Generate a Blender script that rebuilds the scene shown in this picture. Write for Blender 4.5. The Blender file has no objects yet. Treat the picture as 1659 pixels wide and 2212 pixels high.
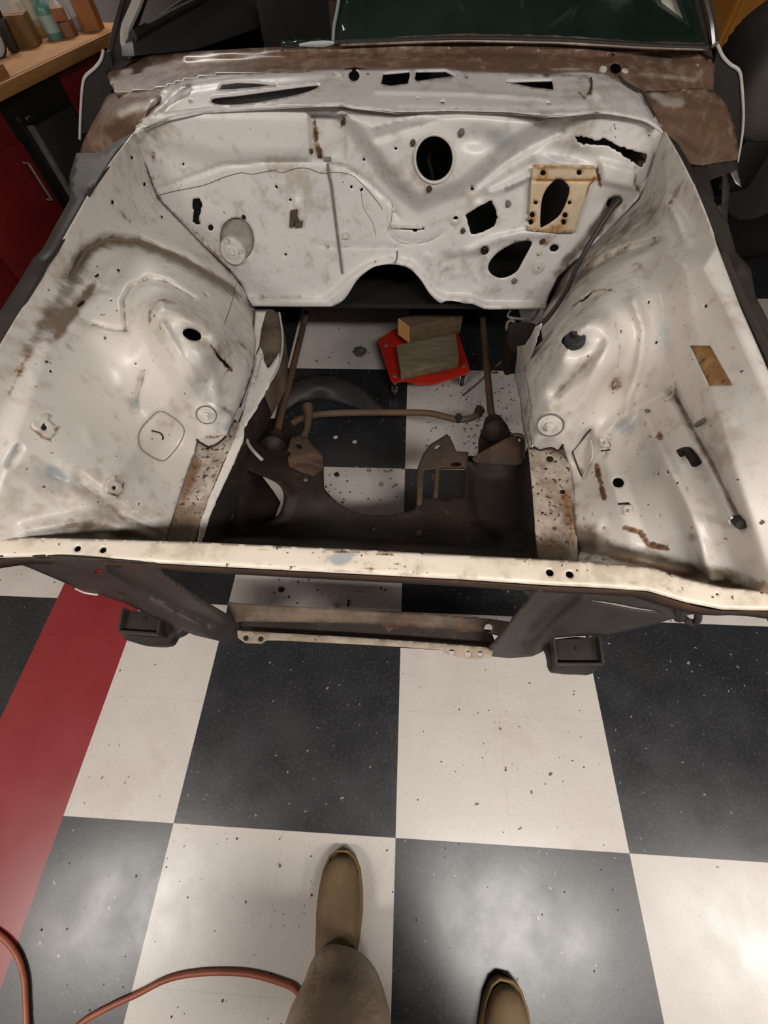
import bpy, bmesh, math, random
import numpy as np
from mathutils import Vector, Matrix, Euler
from mathutils.geometry import delaunay_2d_cdt
random.seed(7); rng = np.random.default_rng(7)
SC = bpy.context.scene
COL = SC.collection

# ------------------------------------------------------------------ camera, light, exposure
F = 850.0                                    # focal length in pixels of the 1659 x 2212 frame
CAM = np.array([-0.0083, 0.2279, 1.3490])
def _cam_axes(th, yaw, roll):
    c, s = math.cos, math.sin
    f = np.array([0, c(th), -s(th)]); r = np.array([1.0, 0, 0]); u = np.array([0, s(th), c(th)])
    R = np.array([[c(yaw), -s(yaw), 0], [s(yaw), c(yaw), 0], [0, 0, 1]])
    f, r, u = R @ f, R @ r, R @ u
    return f, c(roll)*r + s(roll)*u, -s(roll)*r + c(roll)*u
FW, RT, UP = _cam_axes(1.0460, 0.09049, -0.04964)
cam = bpy.data.objects.new('camera', bpy.data.cameras.new('camera')); COL.objects.link(cam)
cam.data.sensor_fit = 'VERTICAL'; cam.data.sensor_height = 24.0; cam.data.lens = 24.0*F/2212
cam.data.clip_start = 0.02
cam.matrix_world = Matrix(((RT[0], UP[0], -FW[0], CAM[0]), (RT[1], UP[1], -FW[1], CAM[1]), (RT[2], UP[2], -FW[2], CAM[2]), (0, 0, 0, 1)))
SC.camera = cam
vs = SC.view_settings
SC.display_settings.display_device = 'sRGB'
vs.view_transform = 'Standard'; vs.look = 'None'; vs.gamma = 1.0; vs.use_curve_mapping = False
vs.exposure = -0.16
w = bpy.data.worlds.new('world'); SC.world = w; w.use_nodes = True
w.node_tree.nodes['Background'].inputs[0].default_value = (1.0, 0.93, 0.86, 1)
w.node_tree.nodes['Background'].inputs[1].default_value = 0.025
def lamp(name, loc, sx, sy, power, color=(1, .945, .885)):
    l = bpy.data.lights.new(name, 'AREA'); l.shape = 'RECTANGLE'; l.size = sx; l.size_y = sy
    l.energy = power; l.color = color
    o = bpy.data.objects.new(name, l); COL.objects.link(o); o.location = loc
    return o
for lx, ly, p in ((-2.1, -0.95, 76), (0.84, -0.9, 78), (2.7, -0.9, 68), (-1.75, 3.7, 36)):  # last one is an unseen fill added to brighten the bench wall
    lamp('ceiling_lamp', (lx, ly, 2.62), 1.2, 0.30, p)

# ------------------------------------------------------------------ pixel -> place on a real surface
def rayd(px, py):
    a = (np.asarray(px, float) - 829.5)/F; b = (np.asarray(py, float) - 1106)/F
    return FW + a[..., None]*RT - b[..., None]*UP
def invt(px, py, x=None, y=None, z=None, pl=None):
    d = rayd(np.float64(px), np.float64(py))
    if z is not None: return d[2]/(z - CAM[2])
    if y is not None: return d[1]/(y - CAM[1])
    if x is not None: return d[0]/(x - CAM[0])
    n = np.array(pl[:3]); return (n @ d)/(pl[3] - n @ CAM)
def at(px, py, **k):
    return Vector(CAM + rayd(np.float64(px), np.float64(py))/invt(px, py, **k))
class Surf:                                   # a smooth sheet through guide points lying at known distances
    def __init__(s, ctl, lam=1e-9):
        P = np.array([c[:2] for c in ctl], float)/500
        v = np.array([invt(c[0], c[1], **c[2]) for c in ctl])
        n = len(P); K = s._k(P, P) + lam*np.eye(n); A = np.c_[np.ones(n), P]
        if n == 3:
            s.w = np.zeros(3); s.a = np.linalg.solve(A, v); s.P = P; return
        M = np.block([[K, A], [A.T, np.zeros((3, 3))]])
        sol = np.linalg.solve(M, np.r_[v, 0, 0, 0]); s.w, s.a, s.P = sol[:n], sol[n:], P
    @staticmethod
    def _k(A, B):
        r2 = ((A[:, None]-B[None])**2).sum(-1)
        return 0.5*r2*np.log(r2+1e-12)
    def pts(s, q):
        q = np.asarray(q, float).reshape(-1, 2); Q = q/500
        it = s._k(Q, s.P) @ s.w + s.a[0] + Q @ s.a[1:]
        return CAM + rayd(q[:, 0], q[:, 1])/it[:, None]
    def nrm(s, q, e=3.0):
        q = np.asarray(q, float).reshape(-1, 2)
        dx = s.pts(q+[e, 0]) - s.pts(q-[e, 0]); dy = s.pts(q+[0, e]) - s.pts(q-[0, e])
        n = np.cross(dx, dy); n /= np.linalg.norm(n, axis=1)[:, None]+1e-12
        f = np.sign(((CAM - s.pts(q))*n).sum(1)); f[f == 0] = 1
        return n*f[:, None]
    def lift(s, q, W):                        # direction in which pressed relief rises: out of the sheet, along the viewing ray
        v = CAM - W; v /= np.linalg.norm(v, axis=1)[:, None]; c = np.clip((v*s.nrm(q)).sum(1), .4, 1)
        return v/c[:, None]
    def p(s, px, py, off=0.0):
        q = [(px, py)]; return Vector((s.pts(q) + s.nrm(q)*off)[0])
class Top(Surf):                              # the same sheet with its pressed relief, for fittings that sit on it
    def __init__(s, base, relief, gain): s.base, s.rel, s.g = base, relief, gain
    def pts(s, q):
        q = np.asarray(q, float).reshape(-1, 2); W = s.base.pts(q); return W + s.base.lift(q, W)*(s.g*field(q, s.rel))[:, None]
def plane(**k):                               # the whole sheet at one height / distance
    return Surf([(200, 300, k), (1400, 400, k), (800, 1500, k)])

def smooth(pts, n=6, closed=True):            # Catmull-Rom
    P = np.array(pts, float); N = len(P); out = []
    for i in range(N if closed else N-1):
        g = (lambda j: P[j % N]) if closed else (lambda j: P[min(max(j, 0), N-1)])
        a, b, c, d = g(i-1), g(i), g(i+1), g(i+2)
        for t in np.linspace(0, 1, n, endpoint=False):
            out.append(.5*((2*b)+(c-a)*t+(2*a-5*b+4*c-d)*t*t+(3*b-a-3*c+d)*t**3))
    if not closed: out.append(P[-1])
    return [tuple(p) for p in out]
def ell(cx, cy, rx, ry=None, ang=0, n=18):
    ry = rx if ry is None else ry; c, s = math.cos(math.radians(ang)), math.sin(math.radians(ang))
    return [(cx + rx*math.cos(t)*c - ry*math.sin(t)*s, cy + rx*math.cos(t)*s + ry*math.sin(t)*c) for t in np.linspace(0, 2*math.pi, n, endpoint=False)]
def ragged(pts, amp, step=6, closed=True):
    P = resample(pts, step, closed); 
    return [(x+rng.uniform(-amp, amp), y+rng.uniform(-amp, amp)) for x, y in P]
def resample(pts, step, closed=True):
    P = list(pts) + ([pts[0]] if closed else []); out = []
    for a, b in zip(P[:-1], P[1:]):
        L = math.hypot(b[0]-a[0], b[1]-a[1]); k = max(1, int(round(L/step)))
        for i in range(k): out.append((a[0]+(b[0]-a[0])*i/k, a[1]+(b[1]-a[1])*i/k))
    if not closed: out.append(P[-1])
    return out
def inside(q, poly):
    q = np.asarray(q, float); P = np.asarray(poly, float); r = np.zeros(len(q), bool); j = len(P)-1
    for i in range(len(P)):
        xi, yi = P[i]; xj, yj = P[j]
        if yi != yj:
            m = ((yi > q[:, 1]) != (yj > q[:, 1])) & (q[:, 0] < (xj-xi)*(q[:, 1]-yi)/(yj-yi)+xi); r ^= m
        j = i
    return r
def dist(q, line, closed=False):
    q = np.asarray(q, float); P = [np.array(p, float) for p in line] + ([np.array(line[0], float)] if closed else [])
    d = np.full(len(q), 1e9)
    if len(P) == 1: return np.linalg.norm(q-P[0], axis=1)
    for a, b in zip(P[:-1], P[1:]):
        ab = b-a; t = np.clip(((q-a) @ ab)/(ab @ ab+1e-12), 0, 1)
        d = np.minimum(d, np.linalg.norm(q-(a+t[:, None]*ab), axis=1))
    return d
def field(q, items):                          # items: shapes pressed into / stained onto a sheet
    v = np.zeros(len(q))
    for it in items:
        k = it[0]
        if k == 'line': v += it[3]*np.exp(-(dist(q, it[1])/it[2])**2)
        elif k == 'blob':
            _, cx, cy, rx, ry, ang, h = it; c, s = math.cos(math.radians(ang)), math.sin(math.radians(ang))
            dx, dy = q[:, 0]-cx, q[:, 1]-cy; v += h*np.exp(-(((dx*c+dy*s)/rx)**2+((-dx*s+dy*c)/ry)**2))
        elif k == 'poly':                     # plateau with a soft shoulder
            d = dist(q, it[1], True)*np.where(inside(q, it[1]), 1, -1)
            t = np.clip(d/it[2]*.5+.5, 0, 1); v += it[3]*t*t*(3-2*t)
    return v
def new(name, me, m, parent=None):
    o = bpy.data.objects.new(name, me); COL.objects.link(o)
    if m is not None: me.materials.append(m)
    if parent is not None: o.parent = parent; o.matrix_parent_inverse = parent_inv(parent)
    return o
def parent_inv(p): return world_of(p).inverted()
def world_of(o):
    L = Matrix.LocRotScale(o.location, o.rotation_euler, o.scale)
    return world_of(o.parent) @ o.matrix_parent_inverse @ L if o.parent else L
def shade(me, ang=40):
    for p in me.polygons: p.use_smooth = True
    try: me.set_sharp_from_angle(angle=math.radians(ang))
    except Exception: pass
def sheet(name, surf, outline, m, parent, holes=(), step=7, relief=(), rust=(), grime=(), primer=(), thick=.002, off=0.0, smooth_ang=60, gain=1.0, dents=0):
    bd = [resample(outline, step)] + [resample(h, min(step, 5)) for h in holes]
    xs = [p[0] for p in outline]; ys = [p[1] for p in outline]
    gx, gy = np.meshgrid(np.arange(min(xs), max(xs), step), np.arange(min(ys), max(ys), step*.87))
    gx = gx + (np.arange(gx.shape[0]) % 2)[:, None]*step*.5
    g = np.c_[gx.ravel(), gy.ravel()]
    g = g[inside(g, outline)]
    for k, b in enumerate(bd):
        if len(g): g = g[dist(g, b, True) > .55*(step if k == 0 else min(step, 5))]
        if k and len(g): g = g[~inside(g, b)]
    vv, ee = [], []
    for b in bd:
        n0 = len(vv); vv += b; ee += [(n0+i, n0+(i+1) % len(b)) for i in range(len(b))]
    vv += [tuple(p) for p in g]
    r = delaunay_2d_cdt([Vector(p) for p in vv], ee, [], 0, 1e-4)
    V = np.array([tuple(p) for p in r[0]]); T = np.array([f for f in r[2]])
    c = V[T].mean(1); keep = inside(c, bd[0])
    for b in bd[1:]: keep &= ~inside(c, b)
    T = T[keep]
    W = surf.pts(V); h = gain*field(V, relief) + off
    if dents:
        x0, y0, x1, y1 = min(xs), min(ys), max(xs), max(ys)
        h += field(V, [('blob', rng.uniform(x0, x1), rng.uniform(y0, y1), rng.uniform(14, 50), rng.uniform(10, 30), rng.uniform(0, 180), rng.uniform(-1, 1)*.0035) for _ in range(dents)])
    W = W + surf.lift(V, W)*h[:, None]
    a = W[T[:, 1]]-W[T[:, 0]]; b_ = W[T[:, 2]]-W[T[:, 0]]; fn = np.cross(a, b_)
    fl = (fn*(CAM-W[T[:, 0]])).sum(1) < 0; T[fl] = T[fl][:, ::-1]
    me = bpy.data.meshes.new(name); me.from_pydata(W.tolist(), [], T.tolist()); me.update()
    bm = bmesh.new(); bm.from_mesh(me); bmesh.ops.delete(bm, geom=[v for v in bm.verts if not v.link_faces], context='VERTS'); 
    lay = None
    bm.to_mesh(me); bm.free()
    # wear: r = rust stain, g = grime and painted groove shade, b = bare grey and recess shade
    Vk = V[np.unique(T)]
    ca = me.color_attributes.new('wear', 'FLOAT_COLOR', 'POINT')
    if len(Vk) == len(me.vertices):
        C = np.c_[np.minimum(1.45*field(Vk, rust), 1.0), 1.6*field(Vk, grime), 1.5*field(Vk, primer), np.ones(len(Vk))].astype(np.float32)
        ca.data.foreach_set('color', np.clip(C, 0, 2).ravel())
    shade(me, smooth_ang)
    o = new(name, me, m, parent)
    if thick:
        md = o.modifiers.new('thickness', 'SOLIDIFY'); md.thickness = thick; md.offset = -1
    return o
def prism(name, surf, outline, m, parent, depth, direction=(0, 0, -1), holes=(), bevel=.002, off=0.0):
    """a solid block: an outline on a surface pushed along a direction"""
    W = surf.pts(outline) + surf.nrm(outline)*off; d = np.array(direction, float)*depth
    n = len(W); bm = bmesh.new()
    A = [bm.verts.new(p) for p in W]; B = [bm.verts.new(p+d) for p in W]
    f1 = bm.faces.new(A); f2 = bm.faces.new(B[::-1])
    for i in range(n): bm.faces.new((A[i], B[i], B[(i+1) % n], A[(i+1) % n])[::-1])
    bmesh.ops.triangulate(bm, faces=[f1, f2])
    bmesh.ops.recalc_face_normals(bm, faces=bm.faces)
    if bevel: bevel_all(bm, bevel)
    me = bpy.data.meshes.new(name); bm.to_mesh(me); bm.free(); shade(me, 35)
    me.color_attributes.new('wear', 'FLOAT_COLOR', 'POINT')
    return new(name, me, m, parent)
def bevel_all(bm, wdt, ang=30):
    ed = [e for e in bm.edges if len(e.link_faces) == 2 and e.calc_face_angle(0) > math.radians(ang)]
    if ed: bmesh.ops.bevel(bm, geom=ed, offset=wdt, segments=2, profile=.6, affect='EDGES', clamp_overlap=True)
class MB:
    """collects solids into ONE mesh object"""
    def __init__(s): s.bm = bmesh.new()
    def box(s, c, d, rot=(0, 0, 0), bev=0, taper=None):
        b = bmesh.new(); bmesh.ops.create_cube(b, size=1)
        for v in b.verts:
            v.co = Vector((v.co.x*d[0], v.co.y*d[1], v.co.z*d[2]))
            if taper and v.co.z > 0: v.co.x *= taper; v.co.y *= taper
        if bev: bevel_all(b, bev)
        b.transform(Matrix.Translation(c) @ Euler(rot).to_matrix().to_4x4()); return s._add(b)
    def _add(s, b):
        me = bpy.data.meshes.new('t'); b.to_mesh(me); b.free(); s.bm.from_mesh(me); bpy.data.meshes.remove(me); return s
    def tube(s, pts, r, n=10, caps=True, closed=False, flat=None):
        P = [Vector(p) for p in pts]; N = len(P); R = r if hasattr(r, '__len__') else [r]*N
        b = bmesh.new(); rings = []; up = None
        for i in range(N):
            if closed: t = (P[(i+1) % N]-P[i-1]).normalized()
            else: t = (P[min(i+1, N-1)]-P[max(i-1, 0)]).normalized()
            if up is None:
                up = Vector((0, 0, 1)) if abs(t.z) < .9 else Vector((1, 0, 0))
            a = t.cross(up).normalized(); up = a.cross(t).normalized()
            rings.append([b.verts.new(P[i] + a*math.cos(q)*R[i] + up*math.sin(q)*R[i]*(flat or 1)) for q in np.linspace(0, 2*math.pi, n, endpoint=False)])
        for i in range(N if closed else N-1):
            A, B = rings[i], rings[(i+1) % N]
            for k in range(n): b.faces.new((A[k], A[(k+1) % n], B[(k+1) % n], B[k]))
        if caps and not closed: b.faces.new(rings[0][::-1]); b.faces.new(rings[-1])
        bmesh.ops.recalc_face_normals(b, faces=b.faces)
        return s._add(b)
    def lathe(s, prof, c=(0, 0, 0), axis=(0, 0, 1), n=28, caps=True):
        caps = caps and prof[0] != prof[-1]
        b = bmesh.new(); q = Vector((0, 0, 1)).rotation_difference(Vector(axis)).to_matrix(); rings = []
        for r, h in prof:
            rings.append([b.verts.new(Vector(c) + q @ Vector((r*math.cos(t), r*math.sin(t), h))) for t in np.linspace(0, 2*math.pi, n, endpoint=False)])
        for A, B in zip(rings[:-1], rings[1:]):
            for k in range(n): b.faces.new((A[k], A[(k+1) % n], B[(k+1) % n], B[k]))
        if caps and prof[0][0] > 1e-6: b.faces.new(rings[0][::-1])
        if caps and prof[-1][0] > 1e-6: b.faces.new(rings[-1])
        bmesh.ops.remove_doubles(b, verts=b.verts, dist=1e-6); bmesh.ops.recalc_face_normals(b, faces=b.faces)
        return s._add(b)
    def build(s, name, m, parent=None, ang=40):
        me = bpy.data.meshes.new(name); s.bm.to_mesh(me); s.bm.free(); shade(me, ang)
        me.color_attributes.new('wear', 'FLOAT_COLOR', 'POINT')
        return new(name, me, m, parent)
def bead(name, surf, line, r, m, parent, off=.001, sm=4, n=8, closed=False):
    """a thin bead, wire or crack edge lying on a sheet"""
    L = smooth(line, sm, closed) if sm else line
    W = surf.pts(L) + surf.nrm(L)*off
    return MB().tube([tuple(p) for p in W], r, n, closed=closed).build(name, m, parent)
def empty(name, loc, label, cat, group=None):
    o = bpy.data.objects.new(name, None); COL.objects.link(o); o.location = loc; o.empty_display_size = .1
    return tag(o, label, cat, group)
def tag(o, label=None, cat=None, group=None, kind=None):
    if label: o['label'] = label
    if cat: o['category'] = cat
    if group: o['group'] = group
    if kind: o['kind'] = kind
    return o
def struct(o): o['kind'] = 'structure'; return o

# ------------------------------------------------------------------ materials
class NT:
    def __init__(s, name):
        s.m = bpy.data.materials.new(name); s.m.use_nodes = True; s.t = s.m.node_tree; s.b = s.t.nodes['Principled BSDF']
    def n(s, typ, **k):
        o = s.t.nodes.new(typ)
        for a, v in k.items():
            if a.startswith('i_'):
                key = a[2:]; key = int(key) if key.isdigit() else key.replace('_', ' ')
                if hasattr(v, 'default_value'): s.t.links.new(v, o.inputs[key])
                else: o.inputs[key].default_value = v
            else: setattr(o, a, v)
        return o
    def noise(s, scale, detail=4, rough=.55, vec=None, dist=0):
        o = s.n('ShaderNodeTexNoise', i_Scale=scale, i_Detail=detail, i_Roughness=rough, i_Distortion=dist)
        if vec is not None: s.t.links.new(vec, o.inputs['Vector'])
        return o.outputs['Fac']
    def math(s, op, a, b=0.0, c=None, clamp=False):
        o = s.n('ShaderNodeMath', operation=op, use_clamp=clamp)
        for i, v in enumerate((a, b, c)):
            if v is None: continue
            if hasattr(v, 'default_value'): s.t.links.new(v, o.inputs[i])
            else: o.inputs[i].default_value = v
        return o.outputs[0]
    def ramp(s, x, a, b):                     # smooth 0..1 between a and b
        o = s.n('ShaderNodeMapRange', interpolation_type='SMOOTHSTEP')
        s.t.links.new(x, o.inputs[0]); o.inputs[1].default_value = a; o.inputs[2].default_value = b
        return o.outputs[0]
    def mix(s, fac, a, b):
        o = s.n('ShaderNodeMix', data_type='RGBA')
        for i, v in ((0, fac), (6, a), (7, b)):
            if hasattr(v, 'default_value'): s.t.links.new(v, o.inputs[i])
            else: o.inputs[i].default_value = v if i == 0 else (*v[:3], 1)
        return o.outputs[2]
    def coord(s, which='Object'): return s.n('ShaderNodeTexCoord').outputs[which]
    def geo(s): return s.n('ShaderNodeNewGeometry').outputs['Position']
    def wear(s):
        a = s.n('ShaderNodeAttribute', attribute_name='wear'); q = s.n('ShaderNodeSeparateColor'); s.t.links.new(a.outputs['Color'], q.inputs[0])
        return q.outputs
    def col(s, c): s.t.links.new(c, s.b.inputs['Base Color']) if hasattr(c, 'default_value') else setattr(s.b.inputs['Base Color'], 'default_value', (*c, 1))
    def rough(s, r): s.t.links.new(r, s.b.inputs['Roughness']) if hasattr(r, 'default_value') else setattr(s.b.inputs['Roughness'], 'default_value', r)
    def bump(s, h, strength=.3, dist=.002):
        o = s.n('ShaderNodeBump', i_Strength=strength, i_Distance=dist); s.t.links.new(h, o.inputs['Height']); s.t.links.new(o.outputs[0], s.b.inputs['Normal'])
def plain(name, c, r=.5, metal=0, var=.0, scale=20, c2=None, bump=0):
    t = NT(name); t.b.inputs['Metallic'].default_value = metal; t.rough(r)
    if c2 is not None or var:
        g = t.geo(); f = t.ramp(t.noise(scale, 5, .6, g), .35, .65)
        t.col(t.mix(f, c, c2 if c2 is not None else tuple(x*(1-var) for x in c)))
        if bump: t.bump(t.noise(scale*4, 4, .6, g), bump, .003)
    else: t.col(c)
    return t.m
def white_paint(name, base, base2, spots=.0, dirty=.0, prim=(.40, .415, .42)):
    """old white car paint; the wear attribute carries shaped stains and painted groove shade"""
    t = NT(name); g = t.geo(); W = t.wear()
    big = t.noise(5, 4, .55, g); mid = t.noise(28, 5, .6, g); fine = t.noise(110, 4, .65, g)
    c = t.mix(t.ramp(big, .35, .68), base, base2)
    c = t.mix(t.math('MULTIPLY', t.ramp(t.math('ADD', mid, t.math('MULTIPLY', t.math('SUBTRACT', big, .5), .8)), .48, .76), .58), c, (.40, .325, .24))
    # grime and painted groove shade
    gm = t.math('ADD', W[1], t.math('MULTIPLY', t.math('SUBTRACT', mid, .5), 1.3)); gm = t.math('ADD', gm, dirty)
    c = t.mix(t.math('MULTIPLY', t.ramp(gm, .22, 1.0), .9), c, (.13, .09, .055))
    # bare grey primer and painted recess shade
    pm = t.math('ADD', W[2], t.math('MULTIPLY', t.math('SUBTRACT', mid, .5), .5))
    c = t.mix(t.ramp(pm, .25, .9), c, prim)
    # rust
    rm = t.math('ADD', W[0], t.math('MULTIPLY', t.math('SUBTRACT', fine, .5), 1.3)); rm = t.math('ADD', rm, t.math('MULTIPLY', t.math('SUBTRACT', mid, .5), 1.7))
    c = t.mix(t.ramp(rm, .36, 1.02), c, t.mix(t.ramp(rm, .5, 1.3), (.30, .17, .075), (.085, .043, .022)))
    # chips
    sp = t.ramp(t.noise(75, 3, .5, g), .715-spots, .745-spots)
    c = t.mix(sp, c, (.085, .05, .03))
    t.col(c); t.rough(t.math('ADD', .34, t.math('MULTIPLY', gm, .15))); t.bump(t.math('ADD', mid, t.math('MULTIPLY', fine, .4)), .12, .002)
    return t.m
WH = (.70, .655, .605); WH2 = (.64, .605, .57)
M = {}
M['paint'] = white_paint('old_white_paint', WH, WH2, .004, .05)
M['paint_fw'] = white_paint('firewall_white_paint', (.73, .70, .67), (.68, .665, .65), -.02, -.12)
M['paint_rail'] = white_paint('chipped_dirty_white_paint', (.56, .49, .42), (.36, .29, .22), .115, .52)
M['paint_bar'] = white_paint('radiator_bar_cream_paint', (.78, .70, .59), (.71, .62, .51), .02, -.05)
M['cowl_brown'] = white_paint('rusty_brown_bare_steel', (.155, .097, .068), (.185, .108, .068), -.2, -.35, (.52, .46, .41))
def dark_metal(name, a, b, r=.6, rust=(.12, .055, .03), amt=.62):
    t = NT(name); g = t.geo(); n1 = t.noise(9, 5, .6, g); n2 = t.noise(45, 5, .65, g)
    c = t.mix(t.ramp(n1, .35, .65), a, b); c = t.mix(t.ramp(t.math('ADD', n2, t.math('MULTIPLY', t.math('SUBTRACT', n1, .5), .6)), amt, amt+.15), c, rust)
    t.col(c); t.rough(r); t.b.inputs['Specular IOR Level'].default_value = .25; t.bump(n2, .25, .003); return t.m
M['dark'] = dark_metal('greasy_dark_steel', (.018, .014, .012), (.028, .021, .017))
M['panel'] = dark_metal('dark_grey_primed_panel', (.030, .0255, .0225), (.044, .037, .032), .5, (.075, .046, .03), .72)
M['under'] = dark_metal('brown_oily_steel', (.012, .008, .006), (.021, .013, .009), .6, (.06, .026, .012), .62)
M['mount'] = dark_metal('rust_brown_mount', (.034, .021, .014), (.055, .03, .017), .65, (.11, .045, .02), .6)
M['rod'] = dark_metal('rust_brown_rod', (.070, .046, .030), (.10, .058, .032), .6, (.14, .062, .028), .6)
M['tan'] = dark_metal('dirty_tan_channel', (.15, .112, .08), (.06, .042, .03), .6, (.16, .06, .025), .58)
M['lip'] = dark_metal('dirty_cream_lip', (.36, .30, .23), (.20, .16, .12), .6, (.10, .06, .035), .58)
M['seam'] = plain('brown_seam_line', (.17, .125, .085), .7)
M['crack'] = plain('dark_crack', (.035, .025, .018), .8)
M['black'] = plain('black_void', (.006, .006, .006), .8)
M['cabin'] = plain('dark_cabin_trim', (.02, .018, .016), .8, 0, .3, 6)
M['rubber'] = plain('black_rubber', (.018, .017, .017), .65, 0, .3, 60)
M['hose_dark'] = plain('dark_grey_hose', (.035, .032, .03), .5)
M['steel'] = plain('dull_steel', (.33, .31, .29), .42, .6, .3, 60)
M['zinc'] = plain('bright_zinc', (.6, .58, .55), .3, .8)
M['chrome'] = plain('chrome', (.85, .85, .87), .12, 1)
M['sealer'] = plain('grey_sealer', (.22, .21, .195), .7, 0, .3, 80)
M['offwhite'] = plain('painted_white', (.66, .62, .57), .45, 0, .15, 60)
M['seal_rubber'] = plain('pale_window_seal', (.42, .39, .35), .55)
t = NT('rusty_ochre_patch'); g = t.geo(); n1 = t.noise(30, 5, .6, g); c = t.mix(t.ramp(n1, .35, .6), (.42, .24, .09), (.28, .14, .045)); c = t.mix(t.ramp(t.noise(60, 5, .6, g), .56, .64), c, (.09, .045, .02)); t.col(c); t.rough(.7); M['ochre'] = t.m
t = NT('rust_stained_cream_plate'); g = t.geo(); W = t.wear(); n1 = t.noise(25, 5, .65, g); n2 = t.noise(70, 5, .6, g)
c = t.mix(t.ramp(n1, .35, .7), (.62, .52, .38), (.56, .42, .25)); rm = t.math('ADD', W[0], t.math('MULTIPLY', t.math('SUBTRACT', n2, .5), 1.1)); c = t.mix(t.ramp(rm, .12, .75), c, (.36, .16, .035)); c = t.mix(t.ramp(rm, .75, 1.3), c, (.10, .045, .015)); t.col(c); t.rough(.55); M['plate'] = t.m
# floor vinyl
def vinyl(name, a, b, speck, sc, r, dirt):
    t = NT(name); g = t.geo(); n1 = t.noise(7, 5, .6, g); n2 = t.noise(130, 3, .5, g)
    c = t.mix(t.ramp(n1, .3, .7), a, b)
    c = t.mix(t.math('MULTIPLY', t.ramp(t.noise(3, 5, .65, g), .52, .72), .45), c, dirt)
    c = t.mix(t.ramp(t.noise(sc, 2, .5, g), .715, .74), c, speck)
    c = t.mix(t.math('MULTIPLY', t.ramp(n2, .5, .75), .12), c, speck)
    sx = t.n('ShaderNodeSeparateXYZ'); t.t.links.new(g, sx.inputs[0])
    def seam(o, ph): return t.math('COMPARE', t.math('ABSOLUTE', t.math('SUBTRACT', t.math('FRACT', t.math('ADD', t.math('DIVIDE', o, .305), ph)), .5)), 0.0, .0035)
    s = t.math('MAXIMUM', seam(sx.outputs[0], .5), seam(sx.outputs[1], .5))
    c = t.mix(t.math('MULTIPLY', s, .35), c, dirt)
    t.col(c); t.rough(t.math('ADD', r, t.math('MULTIPLY', t.math('SUBTRACT', n1, .5), .25))); t.bump(t.noise(60, 3, .6, g), .05, .002); return t.m
M['vinyl_white'] = vinyl('white_vinyl_tile', (.51, .472, .440), (.465, .427, .395), (.10, .08, .06), 38, .30, (.36, .30, .25))
M['vinyl_black'] = vinyl('black_vinyl_tile', (.013, .014, .0165), (.018, .019, .0225), (.22, .21, .20), 55, .31, (.032, .030, .029))
M['vinyl_red'] = vinyl('red_vinyl_tile', (.195, .018, .020), (.21, .021, .023), (.10, .012, .012), 40, .31, (.21, .02, .02))

# ------------------------------------------------------------------ the room
def floor():
    xs = [-4.285+.61*i for i in range(6)] + [-.925 , -.61] + [.61*i for i in range(0, 11)]
    ys = [-3.05+.61*j for j in range(0, 20)]
    xs[5] = -1.235
    bm = bmesh.new()
    for i in range(len(xs)-1):
        for j in range(len(ys)-1):
            jj = int(round(ys[j]/.61))
            if abs(xs[i]+1.235) < 1e-6: mi = 2
            else:
                if xs[i] < -1.3: ci = int(round((xs[i]+1.235)/.61)); wht = (ci + jj) % 2 == 0       # left of the red stripe
                else: ci = int(math.floor(xs[i]/.61+1e-6)); wht = (ci + jj) % 2 == 0
                mi = 0 if wht else 1
            f = bm.faces.new([bm.verts.new((x, y, 0)) for x, y in ((xs[i], ys[j]), (xs[i+1], ys[j]), (xs[i+1], ys[j+1]), (xs[i], ys[j+1]))]); f.material_index = mi
    bmesh.ops.remove_doubles(bm, verts=bm.verts, dist=1e-5)
    me = bpy.data.meshes.new('floor'); bm.to_mesh(me); bm.free()
    o = new('floor', me, None)
    for k in ('vinyl_white', 'vinyl_black', 'vinyl_red'): me.materials.append(M[k])
    return struct(o)
floor()
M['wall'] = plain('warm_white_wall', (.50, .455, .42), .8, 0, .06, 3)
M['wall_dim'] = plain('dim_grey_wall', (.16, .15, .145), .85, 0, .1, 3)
M['ceiling'] = plain('grey_ceiling', (.30, .285, .27), .9)
struct(MB().box((-2.42, 3.0, 1.35), (.1, 12.2, 2.7)).build('wall_left', M['wall']))
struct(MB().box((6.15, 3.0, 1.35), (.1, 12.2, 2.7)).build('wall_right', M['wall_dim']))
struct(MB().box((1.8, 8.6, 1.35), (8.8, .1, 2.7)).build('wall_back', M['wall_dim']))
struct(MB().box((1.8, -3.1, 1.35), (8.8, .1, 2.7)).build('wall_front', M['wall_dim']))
struct(MB().box((1.8, 2.8, 2.75), (8.8, 12.0, .1)).build('ceiling', M['ceiling']))

# ------------------------------------------------------------------ the car body
car = empty('car', (-.09, 1.2, 0), 'stripped white car with bare engine bay, hood and front fenders removed', 'car')
FWP = plane(y=1.70)
def hole(*a): return ell(*a)

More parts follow.
